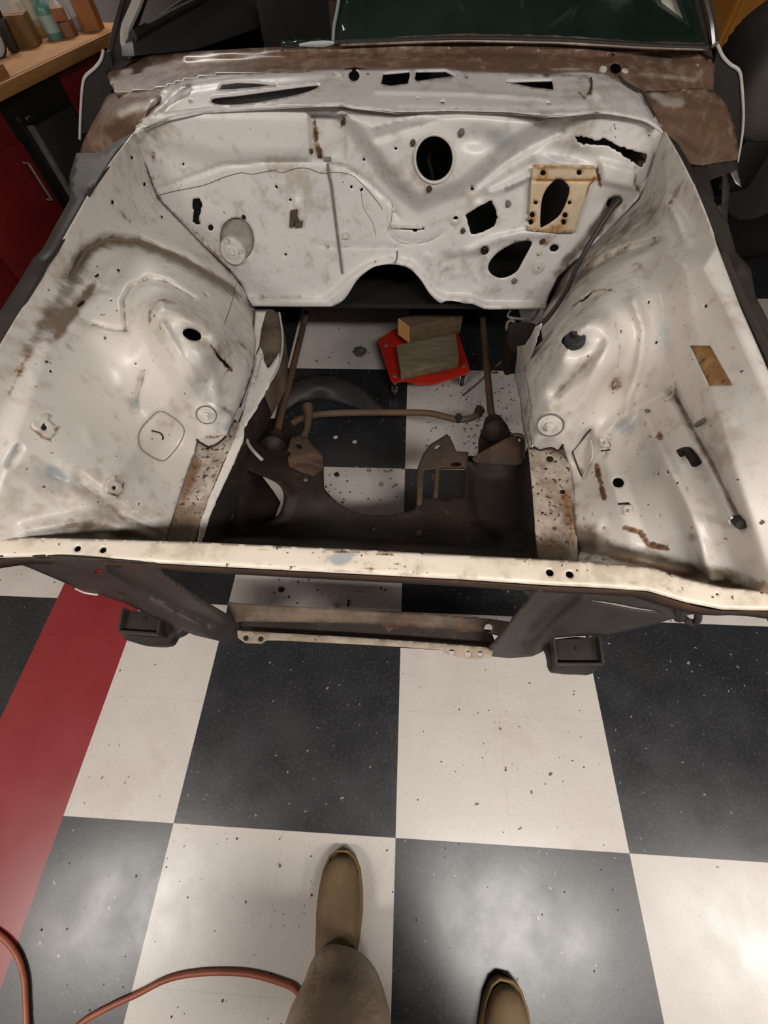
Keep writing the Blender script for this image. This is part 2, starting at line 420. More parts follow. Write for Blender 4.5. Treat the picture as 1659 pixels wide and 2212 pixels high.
# firewall
V_PANEL = [(742, 246), (800, 325), (860, 405), (905, 440), (1000, 402), (1090, 325), (1150, 285), (1225, 250), (1000, 236)]
fw_out = [(285, 300), (300, 262), (330, 244), (440, 232), (660, 220), (740, 226), (860, 234), (1140, 238), (1290, 234), (1400, 256), (1432, 285),
          (1412, 340), (1392, 400), (1378, 430), (1345, 465), (1300, 512), (1262, 545), (1205, 598), (1185, 640), (1178, 668)]
fw_out += [(1120, 668), (1060, 669), (1045, 667)] + smooth([(1045, 667), (1020, 657), (1000, 655), (985, 650), (965, 649), (952, 655), (938, 645), (925, 630), (905, 600), (880, 578), (845, 571), (812, 575), (785, 592), (768, 610), (752, 636), (738, 652), (716, 663)], 4, False) + [(640, 663), (545, 662), (520, 612), (495, 582), (440, 530), (340, 427), (318, 362)]
KEY = smooth([(1167, 487), (1169, 440), (1178, 412), (1196, 391), (1211, 388), (1226, 397), (1230, 414), (1222, 441), (1210, 464), (1194, 478), (1172, 491)], 3)
COLH = smooth([(1054, 580), (1060, 562), (1080, 542), (1110, 526), (1140, 520), (1149, 526), (1140, 545), (1128, 567), (1117, 586), (1100, 597), (1080, 601), (1062, 593)], 3)
fw_holes = [ell(938, 341, 40, 50, 0, 36), ragged([(1005, 464), (1020, 455), (1050, 437), (1062, 434), (1069, 447), (1075, 470), (1068, 488), (1050, 498), (1028, 507), (1017, 506)], 1.2),
            KEY, COLH, ell(512, 517, 37, 47, -8, 32),
            ragged([(1240, 294), (1256, 294), (1290, 304), (1306, 299), (1330, 312), (1375, 328), (1398, 333), (1395, 350), (1386, 361), (1360, 346), (1340, 331), (1318, 319), (1300, 314), (1255, 313), (1245, 303)], 2.0, 5),
            ragged([(417, 430), (430, 428), (437, 440), (434, 456), (430, 470), (433, 484), (424, 486), (416, 478), (419, 460), (415, 445)], 1.2, 5),
            ell(984, 467, 8, 8, 0, 8), ell(1000, 498, 5, 5, 0, 8), ell(1097, 439, 5, 6, 0, 8), ell(1197, 536, 10, 8, -15, 12), ell(1047, 541, 9, 9, 0, 10), ell(1163, 579, 3, 3, 0, 6),
            ell(455, 492, 6, 7, 0, 8), ell(759, 404, 3, 4, 0, 6), ell(627, 432, 3, 3, 0, 6), ell(617, 550, 3, 3, 0, 6), ell(1020, 408, 3.5, 3, 0, 6), ell(786, 345, 3, 3, 0, 6), ell(855, 321, 3, 3.6, 0, 6),
            ell(781, 410, 3, 5, 30, 6), ell(597, 404, 2.5, 5, -30, 6), ell(396, 355, 2.5, 3.5, 20, 6), ell(1327, 437, 18, 12, -20, 14),
            ell(1173, 374, 8, 8), ell(1251, 373, 8, 8), ell(1157, 438, 6, 6, 0, 10), ell(1230, 438, 6, 6, 0, 10), ell(1148, 472, 7.5, 16), ell(1219, 473, 7.5, 16),
            [(863, 491), (915, 492), (917, 496), (902, 497), (900, 501), (893, 501), (891, 497), (865, 496)]]
fw_relief = [('poly', V_PANEL, 24, .034), ('line', [(1022, 406), (1090, 350), (1160, 308), (1210, 286)], 9, -.012), ('line', [(1060, 414), (1110, 396), (1146, 380)], 8, .010), ('line', [(1035, 425), (1150, 355)], 10, -.008),
             ('line', [(805, 275), (930, 240)], 7, .006), ('line', [(815, 300), (940, 262)], 8, -.007),
             ('poly', [(668, 245), (748, 250), (744, 345), (672, 345)], 5, -.024),
             ('line', [(335, 412), (400, 388), (480, 358), (580, 350), (700, 351), (755, 366), (800, 398), (845, 440), (860, 470)], 5, -.006),
             ('poly', [(300, 300), (480, 345), (700, 340), (742, 300), (742, 240), (300, 240)], 26, .012),
             ('poly', [(530, 641), (560, 650), (700, 646), (728, 625), (757, 596), (800, 568), (850, 558), (892, 568), (918, 600), (940, 628), (962, 640), (1015, 641), (1048, 656), (1185, 657), (1185, 700), (500, 700)], 7, .022),
             ('poly', [(955, 550), (1040, 545), (1045, 600), (1035, 622), (960, 618), (950, 590)], 12, -.014),
             ('poly', [(930, 618), (1015, 620), (1040, 645), (960, 643)], 10, -.012),
             ('line', [(830, 440), (833, 490), (850, 515), (890, 526), (930, 520), (960, 500)], 4, -.004),
             ('line', [(1010, 545), (1060, 520), (1130, 505), (1190, 505)], 10, .010),
             ('poly', [(640, 430), (655, 428), (660, 470), (632, 482), (628, 455)], 5, .006),
             ('line', [(690, 530), (860, 532)], 4, -.004), ('line', [(1010, 560), (1030, 610)], 4, .004),
             ('blob', 965, 575, 9, 9, 0, .006), ('blob', 985, 590, 9, 9, 0, .006), ('blob', 925, 555, 10, 9, 0, .005), ('blob', 985, 548, 7, 6, 0, .006), ('blob', 1030, 300, 42, 26, 0, -.014), ('blob', 1225, 330, 70, 18, 12, -.012),
             ('blob', 1330, 440, 30, 22, 0, -.015), ('poly', [(1295, 345), (1375, 368), (1372, 410), (1300, 395)], 8, .012)]
fw_rust = [('line', [(332, 330), (328, 380), (345, 425)], 7, .45), ('line', [(340, 425), (380, 462), (440, 520), (500, 585)], 6, .42), ('line', [(680, 262), (683, 300), (692, 338)], 8, .75), ('blob', 672, 325, 6, 7, 0, .9), ('blob', 742, 262, 6, 9, 0, .9),
           ('blob', 425, 480, 9, 12, 0, .6), ('blob', 455, 492, 8, 8, 0, .5), ('blob', 885, 430, 10, 14, -35, .35), ('line', [(890, 305), (898, 385), (925, 408)], 5, .25), ('line', [(1240, 300), (1310, 306), (1395, 342)], 7, .35),
           ('line', [(1370, 360), (1372, 400), (1385, 420)], 6, .5), ('line', [(1290, 365), (1296, 400)], 6, .6), ('blob', 1180, 525, 20, 16, 0, .35), ('blob', 705, 535, 10, 7, 0, .5), ('line', [(770, 575), (850, 562), (900, 585)], 6, .25), ('line', [(345, 421), (440, 401), (520, 372), (600, 365), (700, 372)], 2.5, .35)]
fw_grime_shade = [('line', [(545, 642), (700, 640)], 7, .4), ('blob', 640, 460, 12, 22, 0, .35), ('blob', 500, 500, 30, 45, 0, .2), ('line', [(1320, 440), (1260, 530), (1200, 590)], 16, .55), ('line', [(1330, 450), (1290, 500)], 16, .4), ('blob', 700, 250, 40, 10, 0, .35),
            ('line', [(690, 530), (780, 534), (860, 533)], 4, .3), ('line', [(1000, 240), (1250, 246)], 9, .25), ('blob', 1210, 328, 70, 10, 8, .2)]
fw_primer_shade = [('blob', 1080, 300, 50, 35, 0, .55), ('blob', 1200, 345, 60, 14, 10, .45), ('line', [(1095, 410), (1145, 385)], 8, .6), ('line', [(678, 252), (738, 252)], 6, .9), ('line', [(1080, 515), (1160, 500)], 8, .35)]  # bare primer, plus painted shade along the top of the recess
fw_grime_shade += [('line', r_[1], r_[2]*.6, .22) for r_ in fw_relief if r_[0] == 'line' and r_[3] < -.003]  # groove shade painted in with the grime along pressed-in lines
fw = sheet('firewall', FWP, fw_out, M['paint_fw'], car, fw_holes, 6, fw_relief, fw_rust, fw_grime_shade, fw_primer_shade, .003, gain=1.35, dents=40)

# left and right inner fenders (aprons)
PL = dict(pl=(1, 0, .488, -.4004)); PR = dict(pl=(1, 0, -.55, .1925))
SL = Surf([(290, 287, dict(y=1.69)), (340, 425, dict(y=1.695)), (500, 588, dict(y=1.695)), (548, 662, dict(y=1.69)), (0, 745, dict(x=-.82)), (145, 512, dict(x=-.82)), (225, 380, dict(x=-.82)),
           (-160, 1030, dict(x=-.84)), (0, 1166, dict(z=.652)), (180, 1163, dict(z=.565)), (357, 1163, dict(z=.455)), (420, 975, dict(z=.455)), (490, 942, dict(z=.46)), (525, 860, dict(z=.475)), (548, 790, dict(z=.485)), (552, 725, dict(z=.475)),
           (445, 893, dict(z=.545)), (415, 723, dict(z=.735)), (350, 655, dict(z=.775)), (98, 920, PL), (248, 1050, PL), (200, 780, PL), (250, 600, dict(x=-.80)), (300, 880, PL), (100, 760, PL), (-200, 1170, dict(x=-.86))])
la_out = [(292, 284), (245, 345), (190, 425), (125, 540), (60, 645), (0, 745), (-80, 880), (-160, 1030), (-200, 1172), (0, 1172), (60, 1168), (180, 1170), (355, 1172), (385, 1080), (420, 978), (424, 950), (436, 958), (450, 966), (470, 960), (489, 944), (505, 905), (525, 860), (548, 790),
          (553, 740), (548, 700), (550, 662), (530, 622), (500, 590), (440, 532), (340, 428), (320, 362)]
TWL = [(325, 668), (350, 650), (400, 662), (470, 705), (556, 757), (560, 790), (535, 860), (500, 950), (430, 960), (410, 880), (380, 820), (345, 750), (322, 705)]
la_relief = [('poly', TWL, 26, .030), ('line', [(150, 600), (185, 540), (230, 517), (300, 520), (400, 562), (500, 622), (545, 670)], 11, -.014), ('poly', [(60, 800), (140, 640), (200, 545), (300, 535), (420, 580), (520, 645), (500, 720), (300, 1000), (180, 1160), (-60, 1160)], 30, .014),
             ('line', [(272, 712), (267, 650), (285, 618), (320, 603), (360, 610), (420, 645)], 6, -.008), ('line', [(200, 700), (240, 712), (276, 716)], 6, -.007), ('line', [(312, 808), (290, 885)], 7, -.008), ('line', [(262, 850), (290, 885)], 9, -.004),
             ('poly', smooth([(350, 888), (395, 920), (393, 950), (365, 988), (345, 995), (305, 970), (300, 935), (322, 905)], 4), 5, -.006),
             ('line', [(195, 610), (225, 590), (240, 580)], 14, .008), ('line', [(120, 730), (200, 620)], 16, -.006), ('blob', 430, 725, 32, 20, 25, -.014), ('line', [(420, 760), (460, 810), (470, 880)], 14, .008),
             ('line', [(352, 700), (390, 765), (425, 815)], 7, .006), ('blob', 120, 1030, 40, 20, 30, -.012), ('line', [(20, 1000), (40, 970)], 8, -.007), ('line', [(170, 1040), (260, 1110), (345, 1155)], 14, -.010), ('line', [(55, 1150), (200, 1120), (340, 1160)], 14, .012), ('line', [(455, 865), (520, 905)], 10, -.006)]
la_rust = [('line', [(330, 330), (332, 380), (345, 425), (420, 505), (500, 588)], 7, .5), ('line', [(180, 545), (215, 522), (300, 520), (400, 563), (490, 620), (525, 655)], 7, .42), ('blob', 125, 720, 26, 30, 20, .42), ('blob', 170, 660, 12, 9, -40, .7), ('blob', 213, 598, 10, 8, -40, .6), ('blob', 200, 608, 8, 6, 0, .5), ('line', [(35, 800), (60, 770), (20, 850)], 7, .45),
           ('line', [(325, 690), (322, 660), (348, 648), (375, 655)], 7, .45), ('line', [(455, 745), (490, 790), (500, 800)], 4, 1.0), ('line', [(510, 735), (535, 755), (548, 770)], 5, .6), ('blob', 420, 725, 30, 22, 20, .25), ('blob', 445, 815, 22, 26, 0, .22), ('line', [(322, 690), (326, 760), (345, 800)], 4, .35),
           ('line', [(400, 1020), (375, 1100), (357, 1160)], 6, .4), ('line', [(220, 1085), (240, 1110), (300, 1135)], 6, .35), ('blob', 265, 465, 6, 16, -20, .45), ('line', [(300, 610), (330, 625), (360, 632)], 4, .25), ('line', [(430, 950), (488, 940)], 5, .4), ('line', [(310, 960), (305, 930), (330, 900)], 4, .3), ('blob', 98, 945, 22, 8, 30, .5), ('blob', 250, 1072, 18, 7, 30, .6), ('blob', 330, 780, 3, 5, 0, .9), ('blob', 227, 730, 4, 6, 0, .8)]
la_grime_shade = [('line', [(170, 560), (215, 527), (300, 525), (400, 570), (500, 628)], 16, .42), ('line', [(60, 760), (130, 650), (180, 570)], 22, .35), ('blob', 150, 720, 55, 60, 20, .28), ('line', [(120, 700), (230, 590)], 12, .25), ('line', [(352, 425), (440, 515)], 18, .22), ('line', [(150, 1130), (250, 1150), (345, 1160)], 16, .42), ('blob', 300, 1150, 60, 18, 0, .25),
            ('line', [(455, 745), (540, 800)], 22, .22), ('line', [(320, 660), (400, 655), (540, 750)], 12, .2), ('blob', 445, 850, 20, 30, 0, .15), ('line', [(0, 1140), (200, 1155)], 12, .25)]
la_primer = [('blob', 122, 1025, 34, 16, 35, .8), ('blob', 285, 870, 32, 14, 35, .5), ('line', [(38, 960), (20, 1000)], 5, .6), ('blob', 260, 360, 26, 50, 20, .3), ('line', [(460, 850), (500, 850)], 14, .25), ('blob', 470, 920, 22, 14, 0, .4), ('line', [(490, 925), (545, 815)], 10, .35)]
la_holes = [ell(415, 723, 21, 12, 18, 18), ell(256, 583, 3, 4.5, -30, 6), ell(332, 681, 2.5, 2.5, 0, 6), ell(110, 802, 3.5, 3.5, 0, 6), ell(244, 437, 4, 5, 0, 7), ell(313, 398, 3.5, 4.5, 0, 7), ell(286, 341, 3, 5, -25, 7), ell(350, 468, 2.5, 4, -30, 6), ell(240, 648, 2.5, 2.5, 0, 6),
            ragged([(167, 660), (178, 650), (184, 647), (180, 656), (170, 664)], .8, 4), ragged([(203, 595), (212, 589), (216, 594), (208, 601)], .8, 4), ragged([(440, 630), (447, 634), (453, 641), (446, 638)], .6, 4), ragged([(458, 748), (476, 772), (492, 786), (499, 797), (490, 793), (470, 772)], 1, 5), ell(293, 786, 2.5, 2, 0, 6)]
la_grime_shade += [('line', r_[1], r_[2]*.6, .34) for r_ in la_relief if r_[0] == 'line' and r_[3] < -.005]  # darkens the left apron's grooves: painted shade kept with the grime
la = sheet('inner_fender', SL, la_out, M['paint'], car, la_holes, 5, la_relief, la_rust, la_grime_shade, la_primer, .003, gain=1.5, dents=60)
la['label'] = 'left inner fender with rust-streaked white paint'

SR = Surf([(1432, 284, dict(y=1.69)), (1378, 430, dict(y=1.695)), (1262, 545, dict(y=1.695)), (1178, 668, dict(y=1.69)), (1659, 800, dict(x=.66)), (1560, 560, dict(x=.66)), (1500, 420, dict(x=.66)),
           (1800, 1100, dict(x=.68)), (1659, 1262, dict(z=.645)), (1450, 1235, dict(z=.565)), (1250, 1208, dict(z=.455)), (1235, 1000, dict(z=.455)), (1150, 960, dict(z=.46)), (1142, 880, dict(z=.475)), (1130, 800, dict(z=.48)), (1165, 720, dict(z=.48)),
           (1187, 915, dict(z=.545)), (1232, 735, dict(z=.735)), (1300, 680, dict(z=.775)), (1350, 820, PR), (1500, 960, PR), (1350, 1060, PR), (1480, 640, PR), (1560, 1120, PR), (1400, 560, dict(pl=(1, 0, -.55, .175))), (1850, 1280, dict(x=.70))])
ra_out = [(1434, 282), (1470, 345), (1500, 405), (1530, 480), (1560, 560), (1600, 665), (1659, 800), (1730, 950), (1800, 1100), (1850, 1290), (1659, 1285), (1500, 1262), (1400, 1228), (1250, 1216), (1243, 1150), (1238, 1080), (1228, 1000), (1216, 962), (1206, 975), (1190, 968), (1165, 974), (1148, 962), (1140, 925), (1146, 880), (1138, 830),
          (1130, 800), (1150, 758), (1172, 735), (1166, 700), (1180, 650), (1192, 615), (1262, 548), (1310, 500), (1350, 462), (1382, 430), (1392, 400), (1412, 340)]
TWR = [(1120, 800), (1150, 745), (1200, 705), (1260, 680), (1310, 690), (1335, 725), (1325, 780), (1290, 850), (1255, 905), (1225, 970), (1140, 975), (1130, 900)]
ra_relief = [('poly', TWR, 26, .032), ('line', [(1180, 650), (1260, 590), (1340, 548), (1430, 520)], 10, -.012), ('line', [(1368, 650), (1392, 715), (1382, 790), (1362, 850), (1350, 900)], 12, .014),
             ('poly', [(1440, 545), (1540, 545), (1600, 650), (1800, 1080), (1850, 1290), (1640, 1280), (1590, 1120), (1520, 920), (1470, 740)], 40, .042),
             ('line', [(1395, 905), (1440, 1000), (1490, 1110), (1535, 1245)], 16, .014), ('line', [(1458, 850), (1500, 930), (1545, 1010), (1605, 1140)], 9, -.014), ('poly', [(1310, 930), (1370, 860), (1410, 900), (1460, 1020), (1510, 1160), (1500, 1260), (1400, 1225), (1345, 1060)], 22, -.012),
             ('line', [(1300, 950), (1340, 900), (1430, 850)], 12, .012), ('poly', [(1240, 985), (1262, 935), (1278, 925), (1280, 960), (1274, 1010), (1258, 1032)], 6, -.014), ('blob', 1255, 740, 42, 18, -25, -.016), ('line', [(1200, 850), (1260, 790), (1300, 740)], 12, -.008), ('line', [(1190, 880), (1270, 820), (1318, 750)], 16, .008), ('blob', 1328, 830, 18, 22, 0, -.014),
             ('line', [(1240, 1180), (1330, 1195), (1440, 1225), (1560, 1250)], 18, -.016), ('line', [(1440, 440), (1462, 470), (1480, 520)], 12, .008), ('blob', 1437, 1018, 30, 30, 0, .008), ('blob', 1500, 480, 30, 50, -20, -.010), ('line', [(1230, 1100), (1290, 1130), (1290, 1190)], 16, .006)]
ra_rust = [('line', [(1190, 610), (1300, 560), (1360, 530), (1425, 510)], 6, .45), ('blob', 1380, 572, 22, 10, -15, .55), ('line', [(1240, 660), (1290, 625), (1330, 628)], 4, .55), ('line', [(1375, 430), (1320, 480)], 7, .45), ('line', [(1447, 440), (1460, 415), (1475, 390)], 6, .7), ('blob', 1330, 828, 12, 16, 20, 1.2), ('blob', 1425, 942, 8, 9, 0, 1.2), ('blob', 1165, 755, 30, 18, -30, .35), ('line', [(1195, 760), (1185, 790)], 7, .4),
           ('line', [(1288, 1005), (1298, 1045), (1305, 1075)], 6, 1.2), ('line', [(1350, 1140), (1385, 1150), (1400, 1175), (1440, 1185)], 7, 1.0), ('line', [(1330, 700), (1338, 750), (1333, 790)], 4, .4), ('line', [(1300, 1000), (1330, 920)], 6, .3), ('blob', 1230, 1120, 14, 60, 10, .3), ('line', [(1255, 1208), (1340, 1205), (1450, 1230), (1560, 1262), (1659, 1275)], 10, .5), ('blob', 1320, 960, 14, 24, -20, .3), ('blob', 1490, 1110, 16, 20, 0, .25), ('line', [(1520, 600), (1550, 700), (1620, 800)], 8, .22)]
ra_grime_shade = [('line', [(1200, 600), (1300, 530), (1400, 450)], 26, .40), ('line', [(1190, 650), (1260, 600)], 24, .3), ('line', [(1140, 800), (1200, 720), (1290, 640)], 18, .28), ('line', [(1190, 870), (1280, 780)], 12, .18), ('line', [(1230, 1160), (1330, 1190), (1460, 1225), (1659, 1275)], 22, .55), ('blob', 1280, 1160, 40, 30, 0, .3), ('line', [(1460, 860), (1540, 1010), (1600, 1130)], 6, .35), ('line', [(1225, 1000), (1235, 1100), (1240, 1180)], 12, .4), ('blob', 1575, 1135, 40, 14, 10, .35), ('line', [(1445, 450), (1465, 400)], 14, .3), ('blob', 1496, 1160, 14, 12, 0, .5), ('blob', 1437, 1010, 30, 24, 0, .2)]
ra_grey = [('blob', 1430, 720, 36, 90, -12, .38), ('blob', 1405, 990, 40, 90, -18, .36), ('blob', 1345, 920, 30, 20, 0, .4), ('blob', 1560, 960, 30, 60, -25, .25), ('blob', 1185, 950, 30, 14, 0, .45), ('blob', 1530, 1090, 20, 50, -20, .2)]  # grey tone over the middle bands, primer round the pivot nut
ra_holes = [ell(1232, 734, 21, 14, -12, 18), ell(1335, 1042, 13, 11, 15, 14), ell(1418, 740, 2.5, 4, 20, 6), ell(1402, 652, 2, 5, 20, 6), ell(1524, 661, 4, 4, 0, 7), ell(1403, 943, 3, 3, 0, 6), ell(1420, 1025, 3.5, 4.5, 0, 7), ell(1441, 1020, 3.5, 4, 0, 7), ell(1484, 1055, 2.5, 5, 0, 6), ell(1424, 1113, 3.5, 3, -30, 6), ell(1308, 1170, 3, 3, 0, 6), ell(1304, 1140, 3.5, 5, 0, 6), ell(1259, 1119, 3, 4, 0, 6),
            [(1489, 747), (1534, 747), (1582, 832), (1529, 833)], ragged([(1250, 652), (1268, 636), (1280, 630), (1272, 642), (1258, 652)], .7, 4), ell(1342, 715, 2, 5, 10, 6), ell(1270, 770, 2, 2, 0, 5)]
ra_grime_shade += [('line', r_[1], r_[2]*.6, .30) for r_ in ra_relief if r_[0] == 'line' and r_[3] < -.007]  # same painted groove shade for the right apron
ra = sheet('inner_fender', SR, ra_out, M['paint'], car, ra_holes, 5, ra_relief, ra_rust, ra_grime_shade, ra_grey, .003, gain=1.5, dents=60)
ra['label'] = 'right inner fender with ribs and an ochre cut-out'
# ochre rusty panel seen in the cut-out of the right inner fender
ow = sheet('rusty_patch', SR, [(1480, 738), (1540, 738), (1592, 842), (1524, 842)], M['ochre'], ra, step=10, off=-.006, thick=.002, relief=ra_relief, gain=1.5)
ow['label'] = 'ochre rusty rectangle'

# cowl: white louvre panel above the firewall and the brown strip under the windshield
SCW = Surf([(300, 262, dict(y=1.69)), (440, 240, dict(y=1.688)), (600, 230, dict(y=1.680)), (700, 228, dict(y=1.655)), (860, 243, dict(y=1.635)), (1140, 246, dict(y=1.635)), (1270, 241, dict(y=1.645)), (1330, 250, dict(y=1.685)), (1400, 262, dict(y=1.69)),
            (350, 185, dict(y=1.86)), (560, 158, dict(y=1.90)), (830, 150, dict(y=1.90)), (1180, 160, dict(y=1.89)), (1390, 190, dict(y=1.84)), (1300, 150, dict(y=1.90))])
cw_out = [(288, 287), (318, 240), (352, 190), (400, 172), (480, 160), (560, 157), (700, 150), (830, 150), (960, 146), (1000, 153), (1180, 159), (1250, 152), (1305, 158), (1345, 178), (1385, 200), (1412, 245), (1432, 284), (1400, 262), (1350, 250), (1290, 241), (1230, 247), (1180, 250), (1100, 243), (960, 240), (860, 242), (760, 231), (740, 226), (660, 228), (560, 234), (440, 241), (360, 258)]
H2 = smooth([(457, 218), (464, 209), (520, 203), (620, 189), (682, 182), (684, 190), (640, 205), (560, 220), (500, 226), (466, 224)], 3)
cw_holes = [[(472, 193), (480, 180), (510, 176), (550, 178), (600, 183), (560, 187), (505, 192)], H2, [(823, 181), (828, 158), (884, 153), (886, 160), (881, 180), (845, 185)], [(896, 170), (899, 153), (962, 152), (985, 164), (940, 169), (900, 175)], [(1090, 175), (1193, 172), (1197, 193), (1150, 188)],
            ell(765, 162, 12, 13), ell(956, 220, 6, 3, 0, 8), ell(732, 163, 3, 3, 0, 8), ell(1302, 152, 2.5, 2.5, 0, 8), ell(1330, 168, 3, 3, 0, 6), ell(1008, 165, 3, 3, 0, 6), ell(1185, 222, 5, 1.6, 0, 6), ell(903, 211, 5, 1.5, 0, 6), ell(412, 218, 2.5, 2, 0, 6)]
cw_relief = [('line', [(815, 197), (1000, 200), (1180, 212)], 5, .006), ('line', [(350, 196), (520, 172), (700, 160)], 8, .006), ('line', [(330, 250), (385, 195), (400, 185)], 9, .012), ('poly', [(1278, 200), (1285, 165), (1320, 165), (1390, 220), (1400, 262), (1330, 252)], 12, .010), ('line', [(360, 222), (340, 250), (320, 265)], 14, -.008), ('line', [(1335, 165), (1355, 185), (1385, 205), (1410, 250)], 5, -.008), ('line', [(860, 236), (1140, 239), (1290, 235)], 6, -.004)]
cw_rust = [('blob', 405, 188, 14, 8, 0, .7), ('line', [(1335, 168), (1360, 188), (1385, 200)], 5, .8), ('line', [(1275, 170), (1276, 205), (1262, 212), (1250, 200)], 5, .6), ('blob', 345, 225, 12, 8, -30, .6), ('line', [(480, 160), (560, 158), (700, 152)], 5, .5), ('line', [(1000, 155), (1100, 160)], 4, .3), ('blob', 795, 160, 5, 4, 0, .9), ('blob', 1008, 165, 5, 4, 0, .7)]
cw_grime = [('line', [(1180, 160), (1270, 165)], 8, .5), ('line', [(1020, 156), (1180, 164)], 6, .4), ('blob', 1300, 215, 40, 25, 0, .2), ('line', [(1390, 220), (1425, 275)], 12, .35), ('blob', 330, 250, 26, 20, -40, .35), ('line', [(430, 178), (560, 162)], 6, .4)]
cw = sheet('cowl_panel', SCW, cw_out, M['paint_fw'], car, cw_holes, 5, cw_relief, cw_rust, cw_grime, [('line', [(700, 150), (960, 150)], 5, .2)], .004)
cw['label'] = 'white louvred cowl panel'
# ledge under the lip, closes the gap back to the firewall
LG = smooth([(288, 287), (360, 258), (440, 242), (560, 235), (660, 229), (740, 227), (860, 243), (960, 241), (1100, 244), (1180, 251), (1290, 242), (1350, 251), (1400, 262), (1432, 284)], 3, False)
A = SCW.pts(LG); me = bpy.data.meshes.new('cowl_lip'); n_ = len(A); B = A.copy(); B[:, 1] = 1.715; B[:, 2] -= .01
me.from_pydata(A.tolist()+B.tolist(), [], [(i, i+1, n_+i+1, n_+i) for i in range(n_-1)]); me.color_attributes.new('wear', 'FLOAT_COLOR', 'POINT'); shade(me)
new('cowl_lip', me, M['paint_fw'], car)

SCB = Surf([(350, 185, dict(y=1.86)), (560, 157, dict(y=1.90)), (830, 150, dict(y=1.90)), (1180, 159, dict(y=1.89)), (1390, 200, dict(y=1.84)), (285, 124, dict(y=2.08)), (560, 104, dict(y=2.08)), (1000, 88, dict(y=2.08)), (1390, 104, dict(y=2.07)), (1530, 108, dict(y=2.05)), (235, 150, dict(y=2.02)), (1540, 180, dict(y=1.98))])
cb_out = [(232, 165), (238, 128), (285, 122), (400, 112), (560, 103), (730, 95), (860, 90), (1000, 88), (1200, 92), (1390, 104), (1530, 108), (1545, 130), (1540, 222), (1500, 226), (1440, 228), (1392, 214), (1345, 182), (1305, 162), (1250, 156), (1180, 162), (1000, 156), (960, 149), (830, 151), (790, 147), (765, 143), (740, 147), (700, 152), (560, 160), (480, 163), (400, 175), (352, 193), (300, 200), (250, 205)]
cb = sheet('cowl_top', SCB, cb_out, M['cowl_brown'], car, [ell(1330, 147, 12, 12), ell(1325, 117, 3, 3, 0, 6)], 7, [('line', [(400, 122), (730, 104), (1000, 96), (1390, 112)], 6, .010), ('line', [(1400, 108), (1450, 125), (1540, 130)], 7, -.008)],
           rust=[('line', [(420, 140), (640, 130), (740, 125)], 22, .40), ('blob', 900, 118, 60, 16, 0, .35), ('blob', 1090, 120, 40, 12, 0, .3), ('blob', 1330, 118, 10, 8, 0, .5)], grime=[('blob', 765, 140, 26, 14, 0, .6), ('blob', 330, 140, 60, 30, 0, .2)],
           primer=[('blob', 1230, 150, 60, 5, 0, .5), ('line', [(1380, 160), (1430, 165), (1500, 172)], 9, .4), ('line', [(560, 160), (700, 152), (840, 152)], 5, .3)], thick=.003, off=-.022)
cb['label'] = 'rusty brown strip under the windshield'

# shoulder-shaped cowl sides outboard of the aprons
SS = Surf([(352, 190, dict(y=1.87)), (300, 262, dict(y=1.70)), (240, 200, dict(y=1.97)), (195, 310, dict(y=1.84)), (165, 400, dict(y=1.84)), (270, 300, dict(y=1.745)), (220, 390, dict(y=1.76)), (250, 245, dict(y=1.80)), (160, 440, dict(y=1.86))])
cs = sheet('cowl_side', SS, smooth([(300, 200), (352, 188), (345, 215), (318, 245), (292, 285), (262, 328), (225, 385), (190, 430), (150, 440), (163, 380), (175, 320), (190, 285), (215, 240), (238, 202)], 3), M['cowl_brown'], car, (), 7, [('line', [(230, 270), (290, 232), (340, 215)], 16, .012), ('line', [(180, 360), (240, 330), (300, 300)], 18, -.014), ('line', [(300, 262), (330, 215)], 8, .008)],
           rust=[('blob', 200, 300, 40, 30, 0, .3)], primer=[('line', [(262, 246), (300, 228), (330, 222)], 14, .55), ('line', [(260, 205), (340, 195)], 8, .5)], thick=.003)
SS2 = Surf([(1390, 200, dict(y=1.86)), (1432, 284, dict(y=1.70)), (1530, 195, dict(y=1.96)), (1590, 330, dict(y=1.86)), (1560, 365, dict(y=1.84)), (1470, 330, dict(y=1.745)), (1500, 260, dict(y=1.79)), (1580, 260, dict(y=1.90))])
cs2 = sheet('cowl_side', SS2, smooth([(1388, 200), (1440, 196), (1500, 190), (1545, 198), (1568, 225), (1585, 262), (1594, 320), (1588, 362), (1540, 358), (1490, 352), (1462, 330), (1434, 284), (1412, 245)], 3), M['cowl_brown'], car, (), 7, [('line', [(1420, 222), (1480, 232), (1560, 235)], 14, .012), ('line', [(1440, 290), (1500, 340), (1580, 352)], 16, -.016), ('line', [(1420, 180), (1480, 200), (1540, 225)], 5, -.010)],
            rust=[('blob', 1520, 270, 70, 40, 20, .34)], grime=[('line', [(1450, 300), (1500, 345), (1580, 355)], 22, .6)], primer=[('line', [(1415, 205), (1440, 220), (1470, 222)], 13, .6), ('line', [(1405, 178), (1450, 180)], 6, .7)], thick=.003)

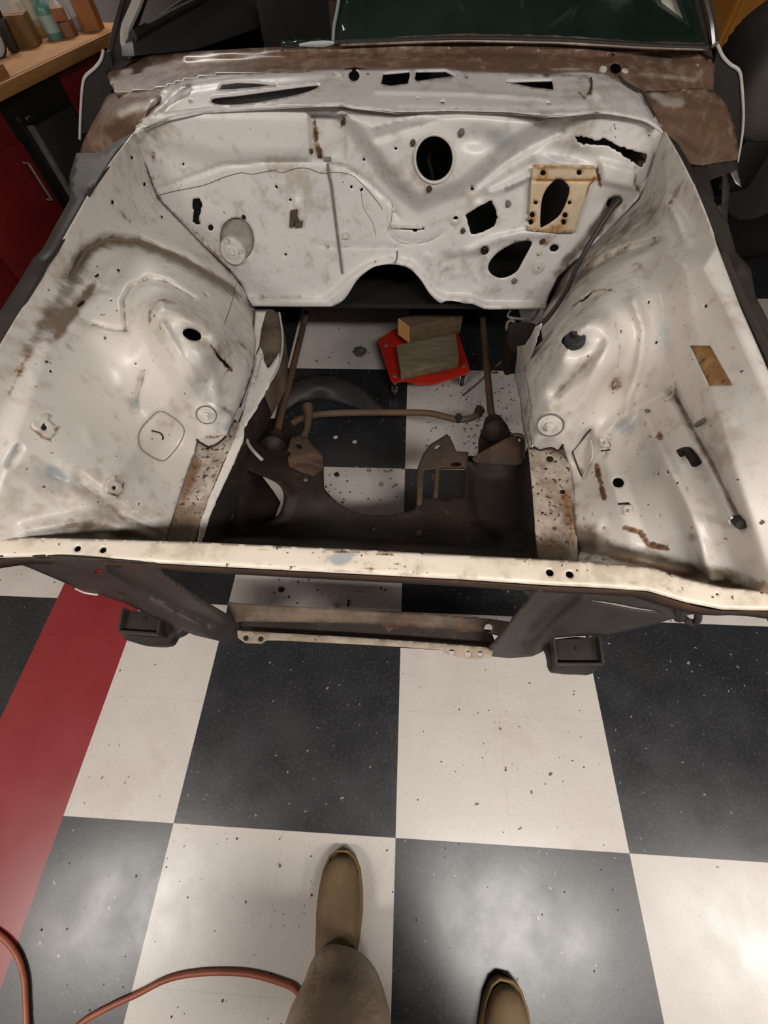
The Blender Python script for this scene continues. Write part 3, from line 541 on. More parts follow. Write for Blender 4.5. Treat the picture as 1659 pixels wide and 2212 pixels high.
# pillars, windshield glass, seals
SWS = Surf([(285, 123, dict(y=2.08)), (730, 95, dict(y=2.07)), (1000, 87, dict(y=2.07)), (1535, 106, dict(y=2.05)), (300, -280, dict(y=2.52)), (830, -300, dict(y=2.52)), (1440, -280, dict(y=2.52))])
t = NT('green_tinted_dusty_glass'); g = t.geo(); n1 = t.noise(4, 4, .6, g); n2 = t.noise(9, 5, .7, g, .6)
c = t.mix(t.ramp(n1, .35, .7), (.010, .026, .018), (.022, .042, .032)); c = t.mix(t.math('MULTIPLY', t.ramp(n2, .56, .72), .35), c, (.18, .21, .19)); t.col(c); t.rough(.12); t.b.inputs['Alpha'].default_value = .62; M['glass'] = t.m
gl_out = ragged([(742, -270), (738, -60), (735, 0), (728, 30), (722, 60), (720, 85), (722, 96)], 3, 9, False) + [(860, 91), (1000, 87), (1200, 91), (1390, 102), (1528, 106), (1500, 0), (1470, -100), (1420, -270)]
gl = sheet('windshield', SWS, gl_out, M['glass'], car, [[(1412, -40), (1448, -40), (1482, 46), (1430, 6)]], step=30, thick=.005)
sheet('window_light_patch', SWS, [(1405, -50), (1455, -50), (1490, 56), (1420, 10)], M['offwhite'], car, step=20, off=-.02, thick=.003)  # pale panel standing in for window light beyond the glass
sheet('windshield_channel', SWS, ragged([(735, 89), (860, 80), (1000, 72), (1200, 76), (1390, 90), (1522, 92)], 1.5, 20, False) + [(1530, 108), (1390, 104), (1200, 93), (1000, 89), (860, 93), (735, 98)], M['cowl_brown'], car, step=14, off=.006, thick=.004)
gl['label'] = 'green tinted windshield remnant with a ragged left edge'
bead('windshield_seal', SWS, [(722, 96), (860, 91), (1000, 87), (1200, 91), (1390, 102), (1528, 107)], .006, M['rubber'], car, .004)
MB().tube([tuple(SWS.p(x, y, .004)) for x, y in smooth([(736, -20), (728, 30), (722, 60), (720, 94)], 4, False)], .005, 6).build('broken_glass_edge', plain('pale_green_glass_edge', (.30, .38, .35), .3), gl)
sheet('glass_remnant', SWS, ragged([(605, 88), (680, 80), (718, 84), (720, 97), (660, 99), (610, 102)], 2.5, 8), M['glass'], car, step=12, thick=.004)
MB().tube([tuple(SWS.p(x, y, .006)) for x, y in [(648, 102), (672, 100), (700, 99), (726, 97)]], [.003, .006, .007, .003], 6).build('sealant_smear', plain('pale_sealant', (.5, .53, .54), .6), car)
SPL = Surf([(232, 150, dict(y=2.06)), (290, 130, dict(y=2.07)), (262, 0, dict(y=2.20)), (300, -280, dict(y=2.52)), (250, -280, dict(y=2.54))])
pil = prism('windshield_pillar', SPL, [(231, 165), (236, 110), (250, 60), (266, 0), (300, -130), (340, -280), (378, -280), (335, -130), (299, 0), (280, 55), (271, 85), (272, 112), (292, 126), (262, 150)], M['panel'], car, .06, (0, 1, -.2))
bead('window_seal', SPL, [(345, -130), (303, 0), (284, 45), (274, 72), (274, 105), (286, 122)], .013, M['seal_rubber'], pil, .006)
bead('drip_rail', SPL, [(300, -130), (268, 0), (252, 60), (238, 120), (234, 160)], .007, M['panel'], pil, .004)
SPR = Surf([(1545, 130, dict(y=2.04)), (1500, 120, dict(y=2.06)), (1515, 0, dict(y=2.2)), (1470, -280, dict(y=2.52)), (1420, -280, dict(y=2.54))])
pir = prism('windshield_pillar', SPR, [(1541, 128), (1530, 60), (1516, 0), (1480, -130), (1440, -280), (1400, -280), (1440, -130), (1484, 0), (1502, 60), (1512, 110)], M['panel'], car, .06, (0, 1, -.2))
b_ = bead('chrome_trim', SPR, [(1480, -130), (1519, -2), (1528, 30), (1536, 66), (1540, 106)], .010, M['chrome'], pir, .010); b_['label'] = 'bright chrome windshield trim'
# doors: front edges of the shells
def door(out, edge, ydep, nm):
    s = Surf([(x, y, dict(y=ydep)) for x, y in (out[0], out[2], out[-1])]) if False else plane(y=ydep)
    d = prism('door_shell', s, out, M['cabin'], car, .95, (0.0, 1, 0), bevel=0)
    bead('door_edge', s, edge, .004, M['offwhite'], d, .003, 5)
    return d
door(smooth([(228, 112), (219, 132), (205, 148), (185, 166), (178, 190), (175, 240), (173, 285), (195, 280), (222, 235), (243, 190), (243, 150), (240, 125)], 3), [(224, 108), (219, 128), (206, 146), (186, 164), (179, 186), (175, 240), (173, 300)], 2.06, 'l')
door(smooth([(1545, 128), (1552, 105), (1562, 125), (1580, 142), (1597, 155), (1603, 190), (1606, 245), (1602, 300), (1596, 345), (1560, 300), (1540, 200), (1538, 150)], 3), [(1549, 96), (1560, 120), (1576, 138), (1596, 153), (1602, 190), (1605, 250), (1601, 300), (1592, 350)], 2.06, 'r')
# outer flange of the aprons (dark side strips) with small brackets
for nm, out, spec, m in (('l', [(292, 284), (245, 345), (190, 425), (125, 540), (60, 645), (0, 745), (-80, 880), (-160, 1030), (-190, 1020), (-110, 860), (-40, 730), (-12, 690), (40, 610), (70, 560), (90, 540), (140, 450), (152, 428), (150, 380), (165, 330), (215, 330), (260, 300)], dict(x=-.823), M['panel']),
                         ('r', [(1434, 284), (1470, 345), (1500, 405), (1530, 480), (1560, 560), (1600, 665), (1659, 800), (1730, 950), (1800, 1100), (1850, 1090), (1790, 950), (1700, 760), (1659, 690), (1632, 640), (1622, 580), (1590, 545), (1572, 480), (1540, 430), (1500, 370), (1465, 310)], dict(x=.668), M['panel'])):
    f_ = sheet('fender_flange', Surf([(out[0][0], out[0][1], dict(y=1.70)), (out[5][0], out[5][1], spec), (out[7][0], out[7][1], spec), (out[2][0], out[2][1], spec), (out[-5][0], out[-5][1], dict(x=spec['x']*1.05)), (out[-8][0], out[-8][1], dict(x=spec['x']*1.05))]), out, m, car, step=12, thick=.003, relief=[('blob', 90, 565, 14, 14, 0, .012), ('blob', 1600, 575, 16, 16, 0, .012), ('blob', 195, 410, 8, 6, 0, .015)])
    f_['label'] = 'dark grey outer fender flange'
bead('flange_gap', SR, [(1556, 556), (1575, 600), (1604, 668), (1640, 745), (1672, 815)], .012, M['crack'], ra, .0, 3)
# bracket tower outboard of the right apron
SBR = Surf([(1510, 360, dict(y=1.72)), (1590, 350, dict(y=1.74)), (1560, 480, dict(y=1.62)), (1500, 400, dict(y=1.66)), (1590, 400, dict(y=1.70))])
br = sheet('fender_bracket', SBR, [(1498, 362), (1545, 352), (1592, 345), (1600, 400), (1590, 396), (1578, 385), (1572, 470), (1566, 540), (1548, 430), (1530, 430), (1505, 405)], M['panel'], car, [[(1534, 388), (1562, 378), (1560, 440), (1548, 445)]], 8, thick=.004)
sheet('bracket_tab', Surf([(1592, 380, dict(y=1.70)), (1600, 400, dict(y=1.68)), (1580, 375, dict(y=1.7))]), [(1578, 372), (1592, 366), (1602, 404), (1590, 396)], M['steel'], br, step=6)

# radiator support: top bar, lip below it, side panels, lower channel
BZ = .66
bar_back = [(-260, 1215), (-120, 1190), (-40, 1174), (0, 1167), (60, 1161), (160, 1163), (300, 1167), (430, 1171), (830, 1190), (1120, 1205), (1260, 1213), (1410, 1226), (1480, 1250), (1560, 1268), (1659, 1277), (1800, 1300), (1900, 1318)]
bar_front = [(-260, 1252), (-120, 1226), (0, 1205), (100, 1203), (340, 1217), (640, 1233), (1000, 1252), (1180, 1264), (1300, 1270), (1400, 1277), (1480, 1301), (1560, 1317), (1659, 1319), (1800, 1342), (1900, 1362)]
bar_out = bar_back + bar_front[::-1]
SB = Surf([(0, 1185, dict(z=.655)), (830, 1210, dict(z=.66)), (1659, 1297, dict(z=.655)), (830, 1170, dict(z=.66)), (-260, 1230, dict(z=.65)), (1900, 1340, dict(z=.65))])
bar = sheet('radiator_support_bar', SB, bar_out, M['paint_bar'], car, [ell(167, 1185, 8, 6.5, -20), ell(222, 1188, 8, 6.5, -20), ell(1188, 1237, 9, 7.5, 20), ell(1231, 1241, 9, 7.5, 20), ell(1550, 1283, 3.5, 3, 0, 6), ell(92, 1163.5+4, 2, 2, 0, 5)], 6,
            [('line', bar_front[1:-1], 5, -.005), ('line', bar_back[1:-1], 4, -.003)], rust=[('line', [(715, 1190), (780, 1194), (850, 1198)], 3, .7), ('line', [(560, 1186), (700, 1192)], 2.5, .5), ('blob', 735, 1190, 8, 4, 0, .5), ('line', [(618, 1190), (620, 1205)], 2, .9), ('line', [(740, 1226), (860, 1230)], 2.5, .5), ('line', [(580, 1220), (640, 1224)], 3, .6), ('blob', 770, 1210, 60, 12, 0, .16), ('blob', 1440, 1268, 18, 8, 30, .4), ('line', [(840, 1222), (860, 1218), (875, 1225)], 2.5, .6)],
            grime=[('line', [(600, 1226), (760, 1234), (1000, 1246), (1180, 1256)], 4, .35), ('blob', 1370, 1260, 60, 10, 10, .3), ('blob', 1000, 1230, 80, 10, 0, .15)], primer=[('blob', 735, 1208, 24, 12, 0, .95), ('blob', 758, 1198, 26, 5, 0, .5)], thick=.004)
bar['label'] = 'cream painted radiator support bar with paired holes'
# lip folded down from the bar's front and back edge
for nm, ln, dz, dy in (('front_lip', bar_front, -.042, .006), ('rear_lip', bar_back, -.020, -.002)):
    L = smooth(ln, 3, False); Aa = SB.pts(L); Aa[:, 2] -= .004; Bb = Aa + np.array([0, dy, dz]); n_ = len(L)
    me = bpy.data.meshes.new(nm); me.from_pydata(Aa.tolist()+Bb.tolist(), [], [(i, i+1, n_+i+1, n_+i) for i in range(n_-1)]); shade(me)
    o = new(nm, me, M['mount'], bar); md = o.modifiers.new('thickness', 'SOLIDIFY'); md.thickness = .003
A_ = SB.pts(bar_out); A_[:, 2] -= .024; me = bpy.data.meshes.new('hole_shade_underside'); me.from_pydata(A_.tolist(), [], [list(range(len(A_)))]); new('hole_shade_underside', me, M['dark'], bar)  # dark sheet added so the bar's holes look shaded
# side panels
SPN = Surf([(0, 1208, dict(z=.628)), (330, 1228, dict(z=.628)), (500, 1340, dict(z=.36)), (150, 1268, dict(z=.47)), (265, 1305, dict(z=.40)), (-120, 1235, dict(z=.625)), (440, 1382, dict(z=.335)), (0, 1212, dict(z=.60))])
pn = sheet('radiator_side_panel', SPN, [(-140, 1230), (0, 1203), (100, 1202), (345, 1217), (352, 1235), (430, 1290), (505, 1335), (522, 1390), (470, 1384), (420, 1372), (395, 1362), (380, 1372), (372, 1350), (340, 1338), (268, 1302), (212, 1284), (165, 1270), (62, 1226), (20, 1212), (-100, 1236)], M['panel'], car,
           [ell(215, 1236, 12, 4.5, 8, 10), ell(260, 1284, 8, 1.6, 6, 8)], 7, [('line', [(240, 1225), (330, 1285), (450, 1345)], 10, -.016), ('line', [(330, 1232), (420, 1292), (490, 1338)], 10, .012), ('line', [(60, 1212), (110, 1224), (100, 1205)], 7, -.008)], thick=.003)
pn['label'] = 'dark grey radiator side panel on the left'
bead('bright_edge', SPN, [(164, 1270), (185, 1279), (212, 1283)], .0022, M['offwhite'], pn, .002, 3)
SPN2 = Surf([(1180, 1266, dict(z=.628)), (1400, 1278, dict(z=.628)), (1659, 1320, dict(z=.625)), (1065, 1400, dict(z=.345)), (1190, 1385, dict(z=.36)), (1300, 1372, dict(z=.42)), (1420, 1340, dict(z=.52)), (1780, 1345, dict(z=.62))])
pn2 = sheet('radiator_side_panel', SPN2, [(1120, 1262), (1180, 1264), (1300, 1269), (1400, 1276), (1480, 1300), (1560, 1316), (1659, 1318), (1780, 1340), (1700, 1340), (1620, 1316), (1560, 1320), (1500, 1326), (1450, 1338), (1400, 1352), (1310, 1372), (1240, 1375), (1200, 1378), (1182, 1392), (1172, 1408), (1150, 1418), (1100, 1422), (1062, 1418), (1056, 1398), (1095, 1350), (1140, 1292)], M['panel'], car,
            [smooth([(1276, 1297), (1330, 1304), (1380, 1314), (1424, 1321), (1418, 1323.5), (1370, 1318), (1320, 1308), (1280, 1301)], 2), ell(1211, 1281, 11, 3, -10, 10)], 6, [('line', [(1240, 1285), (1190, 1330), (1140, 1385)], 14, -.014), ('line', [(1165, 1275), (1110, 1340), (1075, 1390)], 10, .010), ('blob', 1305, 1316, 40, 14, 0, -.010), ('blob', 1360, 1290, 30, 8, 5, .008)], thick=.003)
pn2['label'] = 'dark grey radiator side panel on the right'
hk = MB(); hk.tube([tuple(plane(y=.475).p(x, y)) for x, y in smooth([(1466, 1292), (1468, 1318), (1466, 1334)], 4, False)], .011, 8); hk.tube([tuple(plane(y=.47).p(x, y)) for x, y in smooth([(1478, 1336), (1496, 1346), (1508, 1336), (1504, 1316), (1492, 1308)], 4, False)], .007, 8)
hk.build('latch_hook', M['rubber'], pn2)
# lower channel
zc = .335
def strip(name, pts, z, m, holes=(), **k): return sheet(name, plane(z=z) if not isinstance(z, Surf) else z, pts, m, car, holes, 6, **k)
strip('lower_channel_back', [(488, 1300), (520, 1304), (760, 1318), (900, 1326), (1060, 1338), (1110, 1345), (1090, 1378), (1050, 1366), (760, 1346), (530, 1342), (505, 1345)], Surf([(500, 1300, dict(z=.335)), (1080, 1340, dict(z=.335)), (520, 1343, dict(z=.315)), (1060, 1366, dict(z=.315)), (760, 1318, dict(z=.335))]), M['tan'], [ell(1055, 1357, 9, 9)], thick=.004, relief=[('line', [(530, 1322), (760, 1336), (1000, 1352)], 6, .004)])
strip('lower_channel_trough', [(515, 1340), (760, 1343), (1060, 1362), (1080, 1412), (1000, 1408), (760, 1392), (520, 1378)], Surf([(515, 1340, dict(z=.314)), (1060, 1362, dict(z=.314)), (760, 1392, dict(z=.27)), (1080, 1412, dict(z=.27)), (520, 1378, dict(z=.27))]), M['dark'], thick=.004)
lip = strip('lower_channel_lip', [(512, 1362), (600, 1367), (760, 1376), (900, 1386), (1050, 1398), (1066, 1404), (1062, 1418), (1040, 1424), (1010, 1422), (970, 1414), (955, 1404), (880, 1398), (760, 1391), (600, 1383), (575, 1383), (565, 1390), (530, 1389), (514, 1378)], .332, M['lip'], [ell(531, 1378, 6, 6), ell(563, 1380, 6, 6), ell(976, 1409, 7, 7), ell(1011, 1413, 7, 7), ell(1037, 1412, 6, 6)], thick=.004)
# bumper brackets
def bracket(top, z, dep, hole_, lab):
    s = plane(z=z); o = prism('bumper_bracket', s, top, M['dark'], car, dep, (0, 0, -1), bevel=.003)
    o['label'] = lab
    c_ = s.p(*hole_, .001); MB().lathe([(.0001, .002), (.006, .002), (.006, 0)], c_, n=6).build('bolt_hole', M['black'], o)
    W = [s.p(x, y) for x, y in top[:4]]
    for a, b in ((W[0], W[3]), (W[1], W[2]), (W[3], W[2])):
        m_ = MB(); d = (b-a); m_.box((a+b)/2+Vector((0, 0, .006)), (d.length, .006, .016), (0, 0, math.atan2(d.y, d.x)), .001); m_.build('bracket_edge', M['panel'], o)
    return o
bracket([(272, 1316), (352, 1326), (346, 1372), (262, 1366)], .345, .055, (312, 1337), 'left bumper bracket box')
bracket([(1192, 1382), (1290, 1376), (1298, 1436), (1198, 1436)], .345, .055, (1246, 1402), 'right bumper bracket box')
SBG = Surf([(352, 1330, dict(z=.34)), (440, 1382, dict(z=.325)), (300, 1390, dict(z=.30)), (370, 1392, dict(z=.30))])
prism('bracket_gusset', SBG, smooth([(266, 1372), (346, 1330), (372, 1345), (398, 1362), (376, 1374), (368, 1388), (350, 1394), (310, 1392), (280, 1384)], 2), M['dark'], car, .03)
prism('bracket_gusset', plane(z=.32), smooth([(1180, 1392), (1200, 1380), (1292, 1380), (1290, 1448), (1260, 1454), (1200, 1450), (1192, 1436), (1186, 1410)], 2), M['dark'], car, .03)

# frame rails
rl = sheet('frame_rail', plane(z=.452), [(355, 1174), (385, 1080), (420, 975), (428, 950), (490, 936), (506, 905), (520, 915), (480, 1000), (448, 1080), (428, 1140), (420, 1178)], M['paint_rail'], car, [ell(449, 964, 8, 6, -20)], 6, [('line', [(430, 1160), (470, 1040), (500, 960)], 6, .006)],
           rust=[('line', [(365, 1150), (395, 1080), (425, 1000)], 14, .55), ('line', [(420, 1160), (445, 1080)], 9, .4), ('blob', 440, 990, 20, 14, 0, .25)], grime=[('blob', 390, 1140, 30, 40, 15, .55), ('line', [(400, 1060), (425, 990)], 10, .3)], thick=.003)
rl['label'] = 'left frame rail top, peeling and rusty'
sheet('rail_flange', Surf([(425, 1175, dict(z=.455)), (500, 960, dict(z=.455)), (560, 800, dict(z=.465)), (600, 790, dict(z=.45)), (450, 1120, dict(z=.448))]), ragged([(424, 1178), (432, 1130), (452, 1075), (484, 1000), (508, 940), (520, 905), (545, 845), (556, 800), (566, 770), (580, 800), (572, 840), (548, 885), (528, 925), (526, 950), (502, 1008), (476, 1062), (452, 1118), (434, 1178)], .8, 8), M['paint'], car, (), 6,
      primer=[('line', [(430, 1170), (470, 1050), (510, 960)], 8, .25)], thick=.004)
prism('rail_side', plane(z=.446), [(360, 1172), (390, 1080), (425, 975), (500, 945), (560, 800), (590, 780), (568, 845), (524, 928), (500, 1006), (474, 1062), (432, 1176)], M['dark'], car, .11)
rr = sheet('frame_rail', plane(z=.452), [(1140, 960), (1165, 968), (1190, 960), (1216, 955), (1232, 1000), (1242, 1080), (1250, 1218), (1163, 1212), (1156, 1140), (1150, 1060)], M['paint_rail'], car, [ell(1188, 991, 8, 6.5, 10), ell(1215, 1062, 6, 5), ell(1172, 1107, 3, 3, 0, 6), ell(1190, 1108, 4, 2, 0, 6), ell(1180, 1011, 2.5, 2, 0, 6)], 6, [('line', [(1145, 965), (1153, 1060), (1164, 1205)], 4, .004)],
           rust=[('line', [(1222, 1070), (1232, 1120), (1238, 1180)], 9, .6), ('blob', 1195, 1180, 30, 24, 0, .3), ('line', [(1150, 970), (1210, 975)], 6, .35), ('blob', 1215, 1075, 8, 16, 0, .5)], grime=[('blob', 1190, 1195, 45, 30, 0, .5), ('blob', 1225, 1110, 14, 40, 0, .3)], thick=.003)
rr['label'] = 'right frame rail top, speckled with chips'
prism('rail_side', plane(z=.446), [(1141, 962), (1220, 962), (1238, 1080), (1246, 1214), (1163, 1210), (1152, 1062)], M['dark'], car, .11)
# inner lower skirts of the right tower and the rear rail ends
sheet('tower_skirt', Surf([(1130, 800, dict(z=.47)), (1142, 900, dict(z=.46)), (1105, 760, dict(z=.33)), (1125, 930, dict(z=.34)), (1140, 960, dict(z=.45))]), ragged([(1168, 700), (1150, 760), (1134, 800), (1142, 850), (1148, 890), (1144, 930), (1150, 965), (1140, 966), (1130, 930), (1122, 860), (1110, 810), (1102, 772), (1110, 750), (1135, 745), (1156, 705)], 1.2, 8), M['paint'], car, (), 6, primer=[('blob', 1120, 800, 30, 80, 0, .5)], grime=[('line', [(1140, 860), (1128, 940)], 6, .4)], rust=[('blob', 1120, 750, 12, 8, 0, .5)], thick=.003)
rp = prism('rail_end', Surf([(560, 672, dict(z=.44)), (605, 680, dict(z=.44)), (600, 790, dict(z=.44)), (540, 800, dict(z=.45))]), [(548, 668), (590, 668), (604, 680), (609, 735), (604, 790), (592, 812), (570, 850), (552, 830), (552, 760)], M['tan'], car, .10)
sheet('torn_flange', Surf([(560, 760, dict(z=.47)), (600, 760, dict(z=.455)), (530, 900, dict(z=.46))]), ragged([(545, 800), (552, 768), (562, 748), (568, 760), (570, 785), (580, 795), (604, 760), (603, 792), (578, 840), (556, 880), (530, 922), (520, 908)], 1.2, 7), M['paint'], car, (), 6, rust=[('blob', 568, 770, 8, 14, 0, .3)], thick=.003)
sheet('torn_flange', Surf([(555, 690, dict(z=.475)), (580, 700, dict(z=.46)), (545, 770, dict(z=.48))]), [(552, 672), (575, 672), (570, 690), (565, 708), (560, 745), (550, 770), (548, 720)], M['paint'], car, (), 6, thick=.003)
bead('rail_edge', plane(z=.445), [(604, 678), (611, 730), (606, 780), (590, 818), (560, 858), (536, 900), (528, 925)], .004, M['seal_rubber'], car, .004)
prism('rail_end', plane(z=.43), ragged([(1100, 700), (1130, 694), (1160, 700), (1160, 730), (1140, 756), (1105, 762), (1098, 740)], 1.5, 10), M['under'], car, .10)

# engine crossmember (dark, below the rails) with motor mounts, strut rods, steering link
SXM = Surf([(440, 1175, dict(z=.345)), (800, 1180, dict(z=.33)), (1160, 1210, dict(z=.345)), (820, 1110, dict(z=.30)), (640, 1060, dict(z=.33)), (700, 1010, dict(z=.34)), (520, 1000, dict(z=.36)), (905, 1095, dict(z=.31)), (1130, 1000, dict(z=.36)), (960, 1110, dict(z=.30)), (600, 960, dict(z=.34)), (620, 1120, dict(z=.30))])
xm_out = [(432, 1182), (450, 1150), (505, 1120), (515, 1060), (503, 1010), (520, 960), (560, 955), (610, 968), (640, 960), (690, 985), (699, 1012), (700, 1050), (708, 1064), (730, 1086), (760, 1103), (810, 1114), (870, 1107), (898, 1098), (905, 1060), (910, 1000), (960, 975), (1012, 985), (1060, 985), (1140, 985), (1150, 1060), (1158, 1140), (1166, 1222), (830, 1205), (440, 1190)]
xm = sheet('engine_crossmember', SXM, smooth(xm_out, 2), M['under'], car, [smooth([(515, 1012), (545, 1020), (585, 1036), (606, 1052), (613, 1075), (604, 1108), (580, 1128), (548, 1140), (522, 1136), (516, 1080)], 3), ell(660, 1037, 5, 4, 0, 8), ell(808, 1142, 5, 4, 0, 8), ell(1003, 1128, 3, 3, 0, 6), [(914, 1018), (942, 1015), (942, 1076), (912, 1076)], [(950, 1012), (1006, 1012), (1004, 1074), (950, 1078)]], 8,
           [('line', [(600, 1040), (626, 1070), (612, 1115), (560, 1140)], 10, .014), ('line', [(700, 1060), (760, 1104), (815, 1114), (900, 1098)], 8, .008), ('blob', 690, 1075, 30, 20, 30, .012), ('line', [(480, 1170), (800, 1185), (1150, 1205)], 14, -.012), ('poly', [(1010, 1000), (1140, 1000), (1150, 1170), (1080, 1170), (1020, 1120)], 16, -.03), ('blob', 1070, 1010, 40, 16, 0, .02)], thick=.004)
xm['label'] = 'brown oily engine crossmember with a curved dip'
sheet('dark_hole_backing', plane(z=.22), [(500, 1010), (560, 1020), (590, 1060), (606, 1085), (596, 1110), (600, 1140), (520, 1150), (500, 1100)], M['under'], xm, (), 12, relief=[('blob', 560, 1075, 30, 40, 0, .02)], thick=.004)  # added dark sheet hiding the bright floor below the hole
MB().lathe([(.0001, .005), (.006, .005), (.010, .002), (.010, 0)], SXM.p(906, 1153, .001), n=14).build('bolt_head', M['rod'], xm)
m1 = sheet('motor_mount', Surf([(640, 950, dict(z=.40)), (690, 985, dict(z=.375)), (625, 1000, dict(z=.39)), (690, 1010, dict(z=.35))]), [(628, 948), (645, 941), (664, 945), (676, 962), (696, 980), (699, 1012), (680, 1030), (650, 1020), (624, 1005), (621, 975)], M['mount'], xm, [ell(646, 964, 7, 5, 35, 8), ell(624, 980, 4, 6, 0, 8)], 6, [('line', [(626, 1000), (660, 998), (690, 1005)], 7, -.01)], thick=.005)
m2 = sheet('motor_mount', Surf([(965, 940, dict(z=.40)), (985, 985, dict(z=.375)), (905, 1000, dict(z=.36)), (910, 1060, dict(z=.33)), (1010, 1000, dict(z=.36))]), [(902, 1010), (912, 985), (926, 962), (966, 937), (975, 950), (986, 975), (1012, 976), (1012, 1014), (1004, 1012), (950, 1012), (946, 1075), (936, 1076), (940, 1014), (916, 1016), (912, 1090), (900, 1096)], M['mount'], xm, [ell(944, 965, 7, 3.5, -38, 8), ell(985, 1003, 12, 4, 0, 10)], 6, thick=.005)
m2['label'] = 'rusty pointed motor mount on the right'
t1 = sheet('mount_tower', Surf([(1040, 985, dict(z=.40)), (1130, 945, dict(z=.42)), (1132, 1000, dict(z=.40)), (1060, 1000, dict(z=.38))]), smooth([(1020, 990), (1060, 965), (1100, 943), (1124, 942), (1131, 955), (1132, 1000), (1090, 1004), (1040, 1002)], 2), M['mount'], xm, [ell(1122, 950, 3, 4, 0, 8)], 6, thick=.005)
bead('mount_edge', plane(z=.425), [(1100, 940), (1122, 940), (1131, 950), (1132, 990)], .003, M['crack'], t1, .004)
for nm, pts, zs, r in (('strut_rod', [(662, 676), (645, 745), (624, 830), (606, 900), (596, 945)], (.25, .27, .29, .31, .33), .013), ('strut_rod', [(1043, 690), (1049, 760), (1055, 830), (1060, 885), (1066, 915)], (.25, .27, .29, .31, .33), .013)):
    o = MB().tube([tuple(at(x, y, z=z)) for (x, y), z in zip(pts, zs)], r, 12).build(nm, M['rod'], car)
    e = at(pts[-1][0], pts[-1][1], z=zs[-1]); d = (e-at(pts[-2][0], pts[-2][1], z=zs[-2])).normalized()
    MB().lathe([(.014, -.02), (.030, -.012), (.034, .004), (.028, .02), (.040, .030), (.044, .05), (.030, .066), (.012, .075)], e, d).build('rubber_bushing', M['under'], o)
lk = MB(); lk.tube([tuple(at(x, y, z=.29)) for x, y in smooth([(630, 916), (648, 905), (680, 896), (740, 892), (820, 891), (890, 891), (930, 893), (960, 900), (985, 906), (1010, 905), (1028, 898), (1042, 886)], 4, False)], .012, 12); lk.build('steering_link', M['rod'], car)
lk2 = bpy.data.objects['steering_link']
MB().lathe([(.0001, .022), (.012, .022), (.016, .014), (.016, -.012), (.010, -.02)], at(1034, 890, z=.295)).build('ball_joint', M['dark'], lk2)
MB().lathe([(.0001, .016), (.010, .016), (.012, .012), (.012, -.012)], at(990, 904, z=.297)).build('link_eye', M['dark'], lk2)
MB().tube([tuple(at(x, y, z=z)) for x, y, z in ((664, 878, .32), (667, 900, .32), (664, 925, .335), (655, 950, .36))], [.020, .015, .010, .011], 12).build('pitman_arm', M['rod'], lk2)
la_ = prism('control_arm', Surf([(530, 960, dict(z=.30)), (640, 950, dict(z=.31)), (600, 900, dict(z=.30)), (520, 910, dict(z=.29))]), smooth([(526, 915), (570, 905), (612, 905), (630, 930), (640, 960), (625, 1000), (560, 1010), (515, 985), (518, 945)], 3), M['under'], car, .03)
prism('control_arm', plane(z=.30), smooth([(1040, 930), (1062, 912), (1095, 925), (1125, 960), (1128, 985), (1080, 1000), (1040, 985), (1036, 955)], 3), M['under'], car, .03)
bead('brake_line', plane(z=.40), [(560, 830), (545, 880), (530, 905), (529, 935), (540, 965), (566, 993)], .0055, M['seal_rubber'], car, .0)
# hose along the right corner, then a thin line hanging below
MB().tube([tuple(at(x, y, y=yy)) for x, y, yy in ((1338, 432, 1.67), (1318, 455, 1.655), (1296, 490, 1.64), (1268, 535, 1.62), (1244, 580, 1.58), (1225, 625, 1.50), (1200, 665, 1.42), (1180, 690, 1.36), (1164, 704, 1.33))], .008, 10).build('rubber_hose', M['hose_dark'], car)
MB().tube([tuple(at(x, y, z=z)) for x, y, z in ((1168, 700, .40), (1120, 750, .33), (1070, 792, .25), (1030, 830, .19), (999, 855, .16))], .0045, 8).build('hanging_line', M['hose_dark'], car)
MB().tube([tuple(at(x, y, z=.41)) for x, y in smooth([(1102, 672), (1097, 680), (1102, 686), (1140, 690), (1152, 688), (1162, 672), (1168, 650)], 4, False)], .0045, 8).build('wire_bracket', M['steel'], car)
MB().tube([tuple(at(x, y, z=.40)) for x, y in smooth([(1094, 712), (1096, 698), (1104, 692), (1112, 696)], 4, False)], .006, 8).build('wire_clip', M['steel'], car)

FWT = Top(FWP, fw_relief, 1.35); SLT = Top(SL, la_relief, 1.5); SRT = Top(SR, ra_relief, 1.5)
# firewall fittings
bd_ = M['crack']
o = bead('ground_cable', FWT, [(707, 352), (711, 378), (716, 400), (722, 450), (731, 520), (740, 590)], .0042, M['sealer'], fw, .003)
MB().box(FWT.p(708, 347, .004), (.022, .008, .01), (0, 0, 0), .002).build('cable_lug', M['sealer'], o)
bead('seam_crack', FWT, [(345, 421), (380, 412), (440, 400), (480, 384), (520, 373), (545, 376), (590, 368), (610, 373), (640, 363), (668, 364), (690, 373), (712, 374)], .0009, M['seam'], fw, .001, 3)
bead('seam_crack', FWT, [(712, 372), (755, 376), (785, 400), (815, 435), (826, 452)], .0009, M['seam'], fw, .0005, 3)
bead('seam_crack', FWT, [(848, 440), (845, 478), (838, 500), (862, 522), (890, 526), (925, 520), (958, 502)], .0007, M['seam'], fw, .0005, 3)
bead('seam_crack', FWT, [(780, 412), (786, 450), (804, 478), (812, 508)], .0006, M['seam'], fw, .0005, 3)
bead('seam_crack', FWT, [(858, 542), (857, 560), (852, 568)], .0016, M['crack'], fw, .001, 3)
